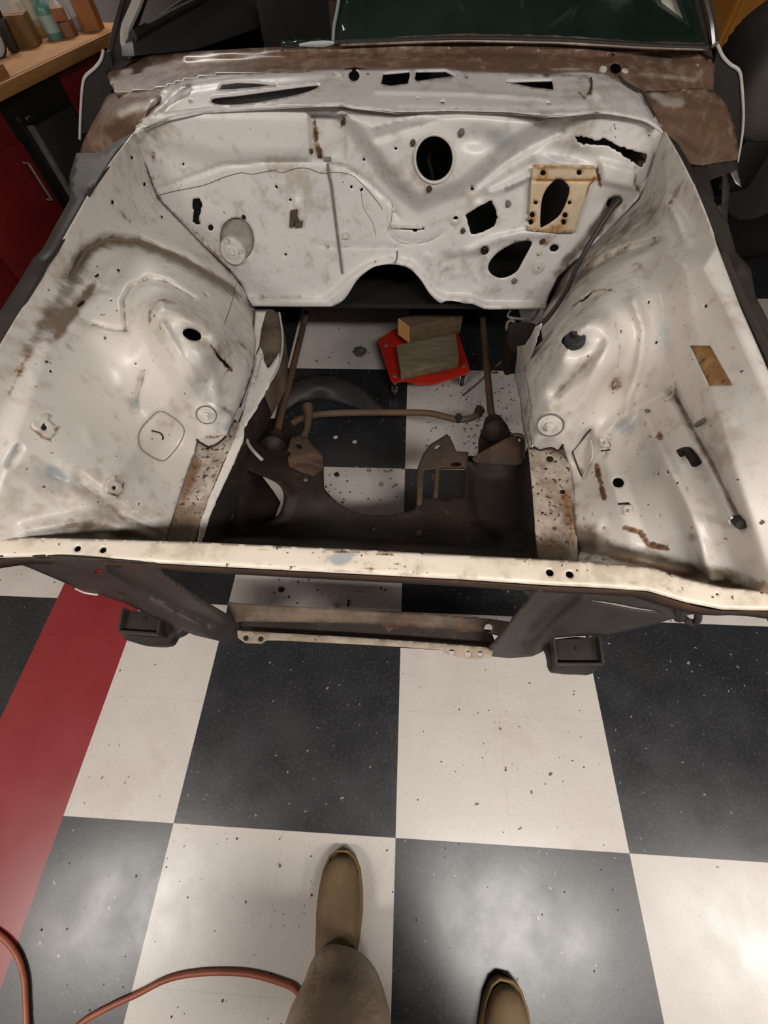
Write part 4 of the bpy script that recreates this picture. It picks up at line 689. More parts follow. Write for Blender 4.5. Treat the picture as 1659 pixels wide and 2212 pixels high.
# heater blower left in the oval opening
bl = MB(); c0 = FWT.p(512, 517); ax = Vector((0, -1, 0.08)).normalized()
b_ = sheet('blower_cover', plane(y=1.715), ell(512, 517, 40, 49, -8, 30), plain('dull_tan_cover', (.36, .32, .27), .55, 0, .3, 40), fw, step=7, relief=[('blob', 505, 540, 34, 30, 0, .02)], thick=.004)
m_ = MB(); c0 = plane(y=1.70).p(504, 541); m_.lathe([(.0001, .028), (.009, .028), (.012, .022), (.022, .020), (.024, .015), (.040, .013), (.044, .006), (.044, -.012)], c0, Vector((.1, -1, .25)).normalized(), 30)
m_.build('blower_motor', M['offwhite'], b_)
for dx, dy in ((-14, -20), (16, 2), (6, 22)): MB().lathe([(.0001, .005), (.005, .005), (.006, 0), (.006, -.01)], plane(y=1.683).p(504+dx, 541+dy), (0, -1, .2), 8).build('blower_screw', M['offwhite'], b_)
# rust-stained pedal plate
pp = sheet('pedal_plate', plane(y=1.683), [(1150, 358), (1200, 355), (1284, 360), (1290, 385), (1275, 400), (1258, 450), (1242, 502), (1190, 503), (1139, 498), (1145, 430), (1147, 388)], M['plate'], fw, [KEY, ell(1173, 374, 6, 6), ell(1251, 373, 5.5, 6), ell(1157, 438, 4.2, 4.2, 0, 10), ell(1230, 438, 4.2, 4.2, 0, 10), ell(1150, 464, 6, 6), ell(1146, 480, 6, 6), ell(1221, 465, 6, 6), ell(1217, 480, 6, 6)], 5,
           [('line', [(1147, 390), (1290, 390)], 3.5, -.005), ('line', [(1160, 356), (1280, 358)], 5, .004)], rust=[('line', [(1150, 360), (1284, 362)], 5, .35), ('blob', 1173, 376, 12, 12, 0, .5), ('blob', 1251, 374, 10, 10, 0, .35), ('blob', 1150, 470, 10, 16, 0, .5), ('blob', 1219, 472, 11, 16, 0, .4), ('line', [(1286, 385), (1276, 400), (1270, 420)], 6, .6), ('line', [(1140, 496), (1190, 500), (1240, 500)], 6, .3), ('blob', 1200, 490, 20, 8, 0, .35), ('line', [(1160, 390), (1280, 390)], 3, .5), ('blob', 1157, 438, 8, 8, 0, .4), ('blob', 1230, 438, 8, 8, 0, .3)], thick=.003)
pp['label'] = 'rust-stained pedal plate with keyhole opening'
rg = MB(); rg.tube([tuple(FWT.p(x, y, .004)) for x, y in ell(938, 341, 42, 52, 0, 40)], .004, 8, closed=True); rg.build('heater_ring', M['offwhite'], fw)
MB().tube([tuple(plane(y=1.76).p(x, y)) for x, y in smooth([(934, 315), (930, 335), (926, 350), (932, 368), (934, 388)], 4, False)], .006, 8).build('hanging_strap', M['under'], fw)
def ring(name, px, py, s, r, m, par, h=.004, inner=.35, off=.0):
    return MB().lathe([(r*inner, -.004), (r*inner, h), (r*max(.75, inner+.05), h), (r, h*.5), (r, -.004), (r*inner, -.004)], s.p(px, py, off), s.nrm([(px, py)], 22.0)[0]).build(name, m, par)
def stud(px, py, s, r, m, par, h=.010, off=0.0, name='bolt', n=6):
    return MB().lathe([(.0001, h), (r*.45, h), (r*.5, h*.55), (r*.95, h*.5), (r, h*.4), (r, -.004)], s.p(px, py, off), s.nrm([(px, py)], 22.0)[0], n).build(name, m, par)
for px, py, r in ((984, 472, .020), (1163, 578, .022)): ring('grommet_washer', px, py, FWT, r, M['offwhite'], fw, .004, .42 if r < .021 else .15)
for px, py, r, m in ((527, 468, .007, 'under'), (1000, 498, .008, 'rod'), (1111, 606, .010, 'steel'), (996, 285, .010, 'steel'), (892, 308, .008, 'rod'), (927, 407, .009, 'rod'), (1165, 545, .009, 'offwhite'), (1172, 520, .010, 'rod'), (1098, 440, .009, 'steel'), (742, 262, .006, 'rod'), (671, 326, .006, 'rod'), (850, 452, .007, 'offwhite')): stud(px, py, FWT, r, M[m], fw, .012)
ring('oval_cap', 1047, 541, FWT, .013, M['under'], fw, .006, .2)
def clip(name, pts, s, r, m, par, off=.006): return MB().tube([tuple(s.p(x, y, off)) for x, y in smooth(pts, 4, False)], r, 8).build(name, m, par)
prism('spring_clip', FWT, [(628, 453), (643, 451), (642, 464), (648, 478), (655, 475), (654, 488), (640, 490), (637, 474), (634, 490), (626, 488)], M['tan'], fw, .012, (0, -1, .1))
prism('spring_clip', FWT, [(741, 502), (753, 502), (753, 514), (741, 514)], M['offwhite'], fw, .010, (0, -1, .1))
prism('slot_bracket', FWT, [(846, 484), (912, 488), (912, 492), (846, 490)], M['offwhite'], fw, .012, (0, -1, .1))
for px, py, s, o_ in ((732, 163, SCW, cw), (1302, 152, SCW, cw), (1358, 136, SCB, cb)): ring('white_washer', px, py, s, .0105, M['offwhite'], o_, .004, .3, .003 if o_ is cw else -.018)
bead('seam_crack', SCW, [(1335, 168), (1348, 182), (1370, 195), (1384, 202), (1396, 225), (1412, 255)], .003, M['crack'], cw, .004, 3)
bead('seam_crack', SCW, [(1275, 172), (1276, 195), (1268, 208)], .002, M['crack'], cw, .004, 3)

# apron fittings
def stack(px, py, s, r, off, par):
    nrm = Vector(s.nrm([(px, py)], 22.0)[0]); c0 = s.p(px, py, off)
    o = MB().lathe([(.0001, .006), (r*.62, .006), (r*.66, .004), (r*.88, .004), (r, .002), (r, -.012)], c0, nrm).build('camber_washer', M['offwhite'], par)
    MB().lathe([(r*.9, .002), (r*.9, .006), (r*.98, .006), (r*1.0, .002)], c0, nrm).build('washer_rim', M['steel'], o)
    MB().lathe([(.0001, .022), (r*.20, .022), (r*.24, .016), (r*.38, .015), (r*.42, .005)], c0, nrm, 6).build('pivot_nut', M['offwhite'], o)
stack(445, 894, SLT, .026, .004, la); stack(1187, 916, SRT, .033, .004, ra)
def captive(px, py, ang, w_, h_, s, m, par, off, lab=None):
    c, sn = math.cos(math.radians(ang)), math.sin(math.radians(ang))
    R_ = lambda x, y: (px+x*c-y*sn, py+x*sn+y*c)
    o = sheet('captive_nut_bracket', s, [R_(-w_, -h_*.5), (R_(-w_*.55, -h_)), R_(-w_*.2, -h_), R_(-w_*.2, -h_*.6), R_(w_*.5, -h_*.5), R_(w_*.9, -h_*.7), R_(w_, h_*.4), R_(w_*.7, h_), R_(-w_*.8, h_), R_(-w_, h_*.5)], m, par, [ell(*R_(0, h_*.2), w_*.24, w_*.24, 0, 10)], 4, off=off, thick=.003, rust=[('line', [R_(-w_, h_), R_(w_, h_)], w_*.35, .6), ('blob', *R_(w_, -h_*.4), w_*.4, h_*.4, 0, .7), ('blob', *R_(0, h_*.2), w_*.35, w_*.35, 0, .4)], relief=[('line', [R_(-w_, h_*.6), R_(w_, h_*.6)], h_*.3, .003)])
    W = MB(); c_ = s.p(px, py, off*.5); 
    W.lathe([(s_ := .008, -.004), (s_, off)], s.p(*R_(0, h_*.2), 0), s.nrm([(px, py)], 22.0)[0], 10).build('captive_nut', M['under'], o)
    if lab: o['label'] = lab
    return o
captive(98, 920, 38, 26, 24, SLT, M['paint'], la, .012, 'left bracket nearest the outer edge')
captive(248, 1050, 20, 19, 20, SLT, M['paint'], la, .012, 'rusty left bracket near the radiator bar')
for px, py in ((1304, 957), (1355, 1102)):
    s_ = sheet('captive_tab', SRT, [(px-9, py-12), (px+9, py-12), (px+13, py+8), (px-6, py+11)], M['offwhite'], ra, [ell(px, py, 4, 4, 0, 8)], 4, off=.006, thick=.002)
bead('tab_slot', SRT, [(1299, 974), (1318, 972)], .002, M['black'], ra, .001, 0); bead('tab_slot', SRT, [(1336, 1089), (1358, 1088), (1362, 1094)], .0025, M['black'], ra, .001, 0)
bead('patch_outline', SLT, [(350, 888), (395, 920), (393, 950), (365, 988), (345, 995), (305, 970), (300, 935), (322, 905)], .0010, M['seam'], la, .001, 4, closed=True)
bead('patch_crack', SLT, [(327, 930), (338, 933), (347, 936), (352, 945), (350, 950)], .0022, M['crack'], la, .001, 2)
bead('seam_crack', SLT, [(512, 605), (505, 635), (497, 665), (484, 700)], .0010, M['seam'], la, .0005, 3)
bead('torn_edge', SLT, [(425, 948), (436, 958), (452, 965), (470, 958), (488, 942)], .003, M['under'], la, .0, 3)
bead('torn_edge', SRT, [(1148, 960), (1165, 972), (1190, 966), (1206, 973), (1216, 960)], .003, M['under'], ra, .0, 3)
bead('plate_gap', SRT, [(1276, 926), (1256, 950), (1236, 975), (1246, 1005), (1256, 1030)], .0022, M['crack'], ra, .001, 0)
bead('plate_edge', SRT, [(1279, 950), (1282, 985), (1270, 1012), (1262, 1030)], .003, M['offwhite'], ra, .002, 3)
clip('wire_clip', [(1462, 824), (1460, 838), (1452, 846), (1449, 852), (1446, 868)], SRT, .0028, M['offwhite'], ra, .006); clip('wire_clip', [(1449, 835), (1450, 848), (1457, 846)], SRT, .0026, M['offwhite'], ra, .006)
clip('cable_clamp', [(1470, 985), (1488, 978), (1500, 990), (1512, 1004)], SRT, .009, M['under'], ra, .008)
clip('cable_clamp', [(1510, 918), (1518, 912), (1526, 908)], SRT, .005, M['sealer'], ra, .004)
clip('harness_plug', [(1600, 1118), (1606, 1126), (1612, 1132)], SRT, .009, M['rubber'], ra, .006); clip('plug_wire', [(1606, 1126), (1602, 1116), (1608, 1112)], SRT, .002, M['offwhite'], ra, .018)
pc = SRT.p(1232, 734, -.012); o = MB().lathe([(.0001, .007), (.016, .007), (.021, .002), (.022, -.008)], pc, (-.25, -.30, .92), 20).build('shock_hole_plug', M['rubber'], ra)
MB().lathe([(.0001, .020), (.005, .019), (.006, .012), (.006, .004)], SRT.p(1232, 728, -.010), (-.25, -.30, .92), 12).build('plug_knob', M['rubber'], o)
stud(1397, 833+0, SRT, .004, M['offwhite'], ra, .006, .004, 'screw', 8); stud(1400, 890, SRT, .005, M['steel'], ra, .008, .004, 'screw', 8)

# what stands behind: unseen cabin shell added for shade, tunnel and rear wheels, all dark
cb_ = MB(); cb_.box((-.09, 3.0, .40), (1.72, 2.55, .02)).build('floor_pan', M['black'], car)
for x in (-.98, .80): MB().box((x, 3.3, .58), (.05, 2.4, .84), (0, 0, 0), .02).build('side_body', M['cabin'], car)  # unseen sides, brought low to keep light from under the car
MB().box((-.09, 4.3, .75), (1.85, .06, .75), (0, 0, 0), .02).build('rear_body', M['cabin'], car)
MB().box((-.09, 3.35, 1.40), (1.45, 1.5, .04), (0, 0, 0), .015).build('roof_panel', M['cabin'], car)
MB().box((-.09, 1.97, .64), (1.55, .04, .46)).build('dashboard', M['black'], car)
MB().box((-.09, 2.14, .88), (1.50, .30, .05), (0, 0, 0), .02).build('dash_top', M['cabin'], car)
for x in (-.50, .32): MB().box((x, 3.2, .70), (.52, .16, .62), (-.15, 0, 0), .05).build('seat_back', M['cabin'], car)
MB().box((-.30, 2.55, .88), (.07, .06, .34), (0, .05, 0), .01).build('inner_post', plain('dark_rust_post', (.06, .028, .018), .7), car)
dp = prism('door_inner_panel', Surf([(290, 82, dict(x=-.90)), (430, 0, dict(x=-.90)), (400, 110, dict(x=-.86))]), [(286, 80), (370, 33), (432, 0), (520, -60), (640, -60), (560, 60), (420, 108), (290, 121)], plain('grey_door_panel', (.045, .043, .042), .6), car, .04, (-1, 0, 0))
bead('door_sill', Surf([(290, 82, dict(x=-.90)), (430, 0, dict(x=-.90)), (400, 110, dict(x=-.86))]), [(286, 80), (370, 33), (432, 0), (520, -60)], .012, M['panel'], dp, .004)
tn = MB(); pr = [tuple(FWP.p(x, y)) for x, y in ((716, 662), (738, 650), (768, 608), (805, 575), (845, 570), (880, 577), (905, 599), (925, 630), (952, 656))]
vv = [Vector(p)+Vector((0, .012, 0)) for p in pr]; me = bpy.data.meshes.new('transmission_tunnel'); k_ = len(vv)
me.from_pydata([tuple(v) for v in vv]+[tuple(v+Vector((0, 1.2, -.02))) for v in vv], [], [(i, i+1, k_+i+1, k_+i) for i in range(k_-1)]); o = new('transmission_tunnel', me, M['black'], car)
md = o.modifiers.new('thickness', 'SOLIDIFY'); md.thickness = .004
for x in (-.80, .62):
    o = MB().lathe([(.10, -.09), (.22, -.10), (.29, -.085), (.32, -.05), (.32, .05), (.29, .085), (.22, .10), (.10, .09)], (x, 3.9, .322), (1, 0, 0), 40).build('rear_tire', M['rubber'], car)
    MB().lathe([(.0001, .075), (.10, .08), (.20, .07), (.21, .095)], (x, 3.9, .322), (1 if x > 0 else -1, 0, 0), 30).build('wheel_rim', M['steel'], o)

# added dark sheets behind the aprons, standing in for shade in the holes
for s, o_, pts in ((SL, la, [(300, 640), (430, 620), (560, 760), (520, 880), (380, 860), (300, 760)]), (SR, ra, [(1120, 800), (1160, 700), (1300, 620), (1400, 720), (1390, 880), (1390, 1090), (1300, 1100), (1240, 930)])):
    sheet('hole_shade_sheet', s, pts, M['under'], o_, step=25, off=-.06, thick=.002)

# ------------------------------------------------------------------ person: boots and trousers seen from above
def loft(rings, name, m, parent, n=28, sub=1, caps=True):
    bm = bmesh.new(); R_ = []
    for c, a, b, pw in rings:                 # centre, half-axis vectors, squareness
        c, a, b = Vector(c), Vector(a), Vector(b); ring = []
        for t in np.linspace(0, 2*math.pi, n, endpoint=False):
            x, y = math.cos(t), math.sin(t); x = math.copysign(abs(x)**pw, x); y = math.copysign(abs(y)**pw, y)
            ring.append(bm.verts.new(c+a*x+b*y))
        R_.append(ring)
    for A, B in zip(R_[:-1], R_[1:]):
        for k in range(n): bm.faces.new((A[k], A[(k+1) % n], B[(k+1) % n], B[k]))
    if caps: bm.faces.new(R_[0][::-1]); bm.faces.new(R_[-1])
    bmesh.ops.recalc_face_normals(bm, faces=bm.faces)
    me = bpy.data.meshes.new(name); bm.to_mesh(me); bm.free(); shade(me, 60)
    o = new(name, me, m, parent)
    if sub: md = o.modifiers.new('smooth', 'SUBSURF'); md.levels = sub; md.render_levels = sub
    return o
person = empty('person', (.05, -.35, 0), 'person in taupe trousers and tan work boots standing in front of the car', 'person')
t = NT('tan_suede'); g = t.geo(); c = t.mix(t.ramp(t.noise(14, 5, .6, g), .35, .65), (.145, .092, .042), (.095, .060, .028)); t.col(c); t.rough(.8); t.bump(t.noise(250, 3, .6, g), .2, .002); M['suede'] = t.m
t = NT('taupe_cotton'); g = t.geo(); c = t.mix(t.ramp(t.noise(10, 4, .6, g), .35, .65), (.29, .225, .16), (.24, .185, .13)); t.col(c); t.rough(.85); t.bump(t.noise(22, 4, .6, g, .5), .5, .012); M['cotton'] = t.m
M['sole'] = plain('dark_crepe_sole', (.05, .035, .02), .8)
M['sole2'] = plain('amber_welt', (.15, .09, .03), .7)
def boot(x0, y0, ang):
    """toe tip at x0, y0; length .30 running back"""
    c, s = math.cos(ang), math.sin(ang); P = lambda u, v, z: (x0 + u*c + v*s, y0 + v*c - u*s, z); V = lambda u, v, z: (u*c+v*s, v*c-u*s, z)
    prof = [(-.006, .012, .030, .014), (-.018, .030, .034, .022), (-.04, .043, .036, .029), (-.075, .051, .038, .033), (-.115, .0535, .042, .038), (-.155, .050, .050, .045), (-.19, .045, .060, .054), (-.225, .041, .075, .066), (-.26, .040, .085, .072), (-.288, .034, .085, .070), (-.302, .018, .080, .060)]
    o = loft([(P(0, v, z), V(w_, 0, 0), (0, 0, h), .85) for v, w_, z, h in prof], 'boot', M['suede'], person)
    so = [(-.002, .016), (-.014, .034), (-.04, .048), (-.08, .0555), (-.12, .0575), (-.16, .053), (-.20, .047), (-.25, .0445), (-.29, .036), (-.306, .016)]
    q = [P(w_, v, 0) for v, w_ in so] + [P(-w_, v, 0) for v, w_ in so[::-1]]
    bm = bmesh.new(); A = [bm.verts.new((a[0], a[1], 0)) for a in q]; B = [bm.verts.new((a[0], a[1], .020)) for a in q]
    bm.faces.new(A[::-1]); bm.faces.new(B)
    for i in range(len(q)): bm.faces.new((A[i], A[(i+1) % len(q)], B[(i+1) % len(q)], B[i]))
    bmesh.ops.recalc_face_normals(bm, faces=bm.faces); bevel_all(bm, .004)
    me = bpy.data.meshes.new('sole'); bm.to_mesh(me); bm.free(); shade(me, 50); new('sole', me, M['sole2'], o)
    MB().tube([P(w_*.93, v, .024+.004*i/9) for i, (v, w_) in enumerate(so)][::-1] + [P(-w_*.93, v, .024+.004*i/9) for i, (v, w_) in enumerate(so)], .0035, 6).build('welt', M['sole2'], o)
    # ankle shaft inside the trousers
    loft([(P(0, -.235, .09), V(.042, 0, 0), V(0, .055, 0), 1), (P(0, -.24, .15), V(.045, 0, 0), V(0, .055, 0), 1), (P(0, -.245, .20), V(.046, 0, 0), V(0, .056, 0), 1)], 'boot_shaft', M['suede'], o)
    return o
boot(-.137, -.028, -.03)
boot(.262, -.236, .10)
def leg(path):
    return [(c, (rx, 0, 0), (0, ry, 0), 1.0) for c, rx, ry in path]
tro = loft(leg([((-.108, -.270, .070), .101, .092), ((-.108, -.270, .095), .102, .094), ((-.106, -.272, .14), .101, .092), ((-.104, -.280, .21), .099, .092), ((-.100, -.290, .29), .097, .092), ((-.096, -.305, .40), .094, .090), ((-.090, -.328, .52), .092, .088), ((-.075, -.36, .66), .096, .095), ((-.05, -.40, .80), .105, .105), ((-.035, -.43, .90), .110, .115)]), 'trousers', M['cotton'], person, 40, 1)
# creases: push the cloth in and out along slanting folds
me = tro.data
for v in me.vertices:
    c = v.co; a = math.atan2(c.y+.27, c.x+.115)
    k = max(0, min(1, (c.z-.04)/.05))*max(0, 1-(c.z-.05)/.7)
    d = .010*math.sin(3*a+c.z*26)*k + .006*math.sin(5*a-c.z*40+1)*k
    v.co.x += math.cos(a)*d; v.co.y += math.sin(a)*d
    if c.z < .11: v.co.z += .016*math.sin(a) + .008*math.sin(3*a+1); v.co.x *= 1.0
tro2 = loft(leg([((.235, -.485, .055), .083, .070), ((.233, -.485, .10), .088, .080), ((.225, -.482, .22), .090, .086), ((.205, -.475, .38), .088, .086), ((.18, -.468, .52), .088, .086), ((.15, -.46, .66), .094, .093), ((.12, -.45, .80), .105, .105), ((.10, -.45, .90), .110, .115)]), 'trouser_leg', M['cotton'], tro, 40, 1)
loft([((.035, -.44, .84), (.16, 0, 0), (0, .115, 0), .9), ((.035, -.44, .92), (.18, 0, 0), (0, .125, 0), .9), ((.035, -.44, 1.02), (.175, 0, 0), (0, .12, 0), .9)], 'trouser_seat', M['cotton'], tro, 40, 1)

# ------------------------------------------------------------------ things on the floor
G = lambda x, y, z=0.0: tuple(at(x, y, z=z))
M['hose_red'] = plain('orange_red_hose', (.30, .085, .04), .45, 0, .25, 14)
hp = smooth([(-60, 1985), (0, 2020), (34, 2058), (52, 2110), (56, 2170), (60, 2230), (78, 2290), (120, 2270), (170, 2214), (235, 2176), (300, 2146), (350, 2120), (400, 2106), (470, 2100), (540, 2104), (600, 2120), (640, 2140), (660, 2190), (668, 2290)], 5, False)
tag(MB().tube([G(x, y, .0065) for x, y in hp], .0062, 10).build('air_hose', M['hose_red']), 'orange-red air hose curving over the floor tiles by the boot', 'hose')
# red dolly with its load
dol = empty('furniture_dolly', G(920, 770), 'red metal dolly on small casters under the engine bay', 'dolly')
M['dolly'] = plain('red_dolly_paint', (.50, .022, .012), .35, 0, .25, 12)
prism('dolly_plate', plane(z=.100), smooth([(818, 736), (826, 728), (850, 712), (905, 690), (955, 692), (985, 712), (998, 745), (1014, 794), (1008, 804), (975, 815), (935, 827), (895, 826), (875, 821), (850, 824), (842, 815), (830, 776)], 3), M['dolly'], dol, .012, bevel=.002)
for (x, y), (bx, by) in (((840, 770), (834, 746)), ((846, 832), (853, 812)), ((1000, 818), (1003, 790)), ((962, 720), (960, 712))):
    p = at(bx, by, z=.10);
    o = MB().tube([(p.x, p.y, .088), (p.x, p.y, .058)], .012, 10).box((p.x+.010, p.y-.014, .045), (.004, .024, .04)).box((p.x-.012, p.y-.014, .045), (.004, .024, .04)).build('caster', M['chrome'], dol)
    MB().lathe([(.0001, -.008), (.020, -.008), (.025, -.005), (.025, .005), (.020, .008), (.0001, .008)], (p.x, p.y-.016, .0252), (1, 0, 0), 24).build('caster_wheel', M['rubber'], o)
    MB().lathe([(.0001, .004), (.007, .004), (.010, .003), (.011, 0)], (p.x, p.y, .100), n=14).build('bolt', M['steel'], dol)
def wood(name, a, b, sc=(3, 40, 40)):
    t = NT(name); tc = t.coord('Object'); mp = t.n('ShaderNodeMapping'); mp.inputs['Scale'].default_value = sc; mp.inputs['Rotation'].default_value = (0, 0, -.25); t.t.links.new(tc, mp.inputs[0])
    n1 = t.noise(3, 5, .6, mp.outputs[0], .4); t.col(t.mix(t.ramp(n1, .35, .65), a, b)); t.rough(.75); t.bump(n1, .2, .002); return t.m
M['wood_grey'] = wood('weathered_grey_plank', (.20, .165, .11), (.13, .105, .065)); M['wood_dark'] = wood('rough_sawn_block', (.12, .08, .045), (.075, .05, .028)); M['wood_end'] = wood('fresh_cut_end_grain', (.62, .33, .11), (.5, .25, .08), (20, 20, 20))
o = prism('wood_plank', plane(z=.152), [(856, 746), (984, 718), (992, 776), (866, 803)], M['wood_grey'], None, .0475, bevel=.002)
tag(o, 'flat weathered plank lying on the red dolly', 'wood')
wb = empty('wood_block', G(930, 705, .15), 'thick wood block with an orange cut end, standing on the plank', 'wood')
tp = plane(z=.238); q = [(861, 687), (886, 706), (1000, 682), (968, 664)]
prism('block_body', tp, q, M['wood_dark'], wb, .085, bevel=.002)
W = tp.pts(q); a_, b_ = Vector(W[0]), Vector(W[1]); n_ = (b_-a_).cross(Vector((0, 0, 1))).normalized()
if n_.dot(Vector(CAM)-a_) < 0: n_ = -n_
me = bpy.data.meshes.new('cut_end'); e_ = n_*.0015; me.from_pydata([tuple(a_+e_), tuple(b_+e_), tuple(b_+e_-Vector((0, 0, .082))), tuple(a_+e_-Vector((0, 0, .082)))], [], [(0, 1, 2, 3)])
o = new('cut_end', me, M['wood_end'], wb); o['label'] = 'orange freshly cut end'; md = o.modifiers.new('thickness', 'SOLIDIFY'); md.thickness = .0015
SG = Surf([(600, 880, dict(z=.03)), (640, 818, dict(z=.05)), (700, 808, dict(z=.055)), (780, 838, dict(z=.05)), (838, 896, dict(z=.012)), (690, 862, dict(z=.012)), (620, 886, dict(z=.012)), (770, 882, dict(z=.008)), (690, 835, dict(z=.075)), (640, 845, dict(z=.06))])
o = sheet('splash_guard', SG, smooth([(602, 885), (610, 848), (640, 820), (700, 809), (745, 816), (782, 840), (818, 872), (838, 895), (800, 893), (772, 882), (730, 868), (690, 863), (645, 869), (620, 886)], 3), plain('dull_dark_rubber', (.032, .026, .023), .6, 0, .3, 20), None, step=8, thick=.004, relief=[('line', [(690, 820), (694, 858)], 3, -.004), ('line', [(720, 822), (728, 862)], 3, -.004), ('line', [(752, 838), (762, 872)], 3, -.004), ('line', [(660, 826), (664, 862)], 3, -.004)])
tag(o, 'dark curved rubber splash guard lying on the black tile behind the steering link', 'guard')
# scraps that could be counted
def crumple(px, py, r, m, name, label, cat, group=None, flat=.5):
    bm = bmesh.new(); bmesh.ops.create_icosphere(bm, subdivisions=3, radius=r); rr_ = random.Random(px)
    for v in bm.verts: v.co *= rr_.uniform(.7, 1.15); v.co.z *= flat
    zmin = min(v.co.z for v in bm.verts); p = at(px, py, z=r*flat*.5); bm.transform(Matrix.Translation((p.x, p.y, -zmin)))
    me = bpy.data.meshes.new(name); bm.to_mesh(me); bm.free(); shade(me, 20); return tag(new(name, me, m), label, cat, group)
crumple(778, 762, .034, plain('grey_foil', (.10, .095, .095), .35, .3), 'crumpled_wrapper', 'crumpled grey wrapper on the white tile left of the red dolly', 'wrapper')
crumple(728, 1026, .011, M['under'], 'dirt_clump', 'brown dirt clump on the white tile inside the crossmember dip', 'dirt')
def washer(px, py, r, label, m='steel', z=.0015):
    p = at(px, py, z=z); o = MB().lathe([(r*.5, .0015), (r, .0015), (r, -.0015), (r*.5, -.0015), (r*.5, .0015)], p, n=16).build('washer', M[m]); return tag(o, label, 'washer')
washer(823, 1046, .010, 'lone steel washer lying on the white tile in the crossmember dip')
washer(797, 1016, .009, 'steel washer nearest the black tile edge in the crossmember dip', z=.003)
def screw(px, py, ang, L, label, m='steel'):
    p = at(px, py, z=.005); d = Vector((math.cos(ang), math.sin(ang), 0))
    o = MB().tube([p-d*L/2, p+d*L/2], .0028, 8).lathe([(.0001, .004), (.005, .003), (.0055, 0), (.003, -.002)], p+d*L/2, d, 10).build('screw', M[m]); return tag(o, label, 'screw')
screw(840, 1018, .4, .024, 'shiny screw at the black and white tile joint'); screw(852, 1050, .7, .022, 'bright screw right of the steel washer'); screw(1068, 805, .2, .022, 'small dark bolt beside the strut rod on the white tile', 'under')
tag(MB().lathe([(.0001, .012), (.007, .012), (.009, .009), (.012, .003), (.012, 0)], at(722, 1311, z=.0), n=18).build('plastic_cap', plain('clear_plastic', (.55, .53, .50), .15)), 'small clear plastic cap on the white tile behind the lower channel', 'cap')
screw(752, 1304, 1.5, .02, 'little dark bolt just right of the clear plastic cap', 'under')
crumple(607, 1250+24, .010, M['under'], 'dirt_clump', 'dark dirt clump on the white tile under the radiator bar', 'dirt')
crumple(725, 945, .010, plain('pale_chip', (.5, .5, .5), .4), 'paint_chip', 'pale paint chip on the black tile left of the other chip', 'chip', None, .3)
crumple(766, 955, .010, plain('pale_chip_b', (.45, .45, .45), .4), 'paint_chip', 'pale paint chip on the black tile nearer the white tile', 'chip', None, .3)
# crumbs and flakes nobody could count
bm = bmesh.new()
def crumb(x, y, r):
    k = random.randint(4, 6); a0 = random.random()*6; h = r*random.uniform(.2, .6)
    b = [bm.verts.new((x+r*random.uniform(.5, 1.1)*math.cos(a0+6.283*i/k), y+r*random.uniform(.5, 1.1)*math.sin(a0+6.283*i/k), .0004)) for i in range(k)]; tpv = bm.verts.new((x, y, h))
    for i in range(k): bm.faces.new((b[i], b[(i+1) % k], tpv))
for i in range(900):  # crumb count raised here to dim the bay floor
    x = random.uniform(-.55, .50); y = random.uniform(.62, 2.0)
    if random.random() < .5: x = random.gauss(.36, .10); y = random.gauss(1.35, .25)
    if not (-.62 < x < .52 and .55 < y < 2.1): continue
    crumb(x, y, random.choice((.002, .003, .003, .004, .005, .007)))
for i in range(150): crumb(random.uniform(-.6, .6), random.uniform(-.4, .62), random.choice((.0012, .0015, .002, .003)))
for i in range(60): crumb(random.uniform(-.9, .0), random.uniform(-.5, .0), random.choice((.0015, .002, .003, .004)))
me = bpy.data.meshes.new('dirt_crumbs'); bm.to_mesh(me); bm.free()
tag(new('dirt_crumbs', me, plain('brown_crumbs', (.075, .052, .035), .9)), 'dark dirt crumbs and rust flakes scattered on the floor tiles', 'dirt', None, 'stuff')

# ------------------------------------------------------------------ left: workbench with clutter
bx = -1.43
_before = set(bpy.data.objects)
M['cab_red'] = plain('deep_red_cabinet', (.16, .010, .010), .4, 0, .2, 2)
M['benchtop'] = wood('orange_wood_edge', (.42, .20, .065), (.33, .15, .045), (30, 3, 30))
ya = at(20, 235, x=bx).y; yb = at(128, 150, x=bx).y
ya, yb = ya+.06, yb+.02
zt = .935
bn = empty('workbench', (-1.95, 1.8, 0), 'long workbench with orange wood top along the left wall', 'workbench')
MB().box((-1.77, 1.975, zt-.0125), (.70, 2.15, .025), (0, 0, 0), .004).build('bench_top', M['benchtop'], bn)
MB().box((-1.42, 1.975, zt-.017), (.02, 2.15, .034), (0, 0, 0), .002).build('bench_apron', M['benchtop'], bn)
def cabinet(y0, y1, m, label, cat, name):
    r = empty(name, (-1.77, (y0+y1)/2, 0), label, cat)
    MB().box((-1.785, (y0+y1)/2, .4525), (.65, y1-y0-.004, .90), (0, 0, 0), .003).build('body', m, r); return r
c1 = cabinet(.92, ya, M['cab_red'], 'red cabinet under the near end of the workbench', 'cabinet', 'red_cabinet')
for i in range(3):
    y0 = .92+(ya-.92)/3*i; y1 = y0+(ya-.92)/3; d = MB().box((-1.455, (y0+y1)/2, .42), (.014, y1-y0-.012, .74), (0, 0, 0), .003).build('door', M['cab_red'], c1)
    MB().tube([(-1.442, y1-.06, .62), (-1.420, y1-.06, .62), (-1.420, y1-.06, .74), (-1.442, y1-.06, .74)], .005, 8).build('handle', M['steel'], d)
M['dk_glass'] = plain('dark_grey_glossy_door', (.035, .034, .033), .22); M['dk_frame'] = plain('black_frame', (.008, .008, .008), .4)
c2 = cabinet(ya, yb, M['dk_frame'], 'black under-bench cabinet with glossy grey door between red cabinets', 'cabinet', 'black_cabinet')
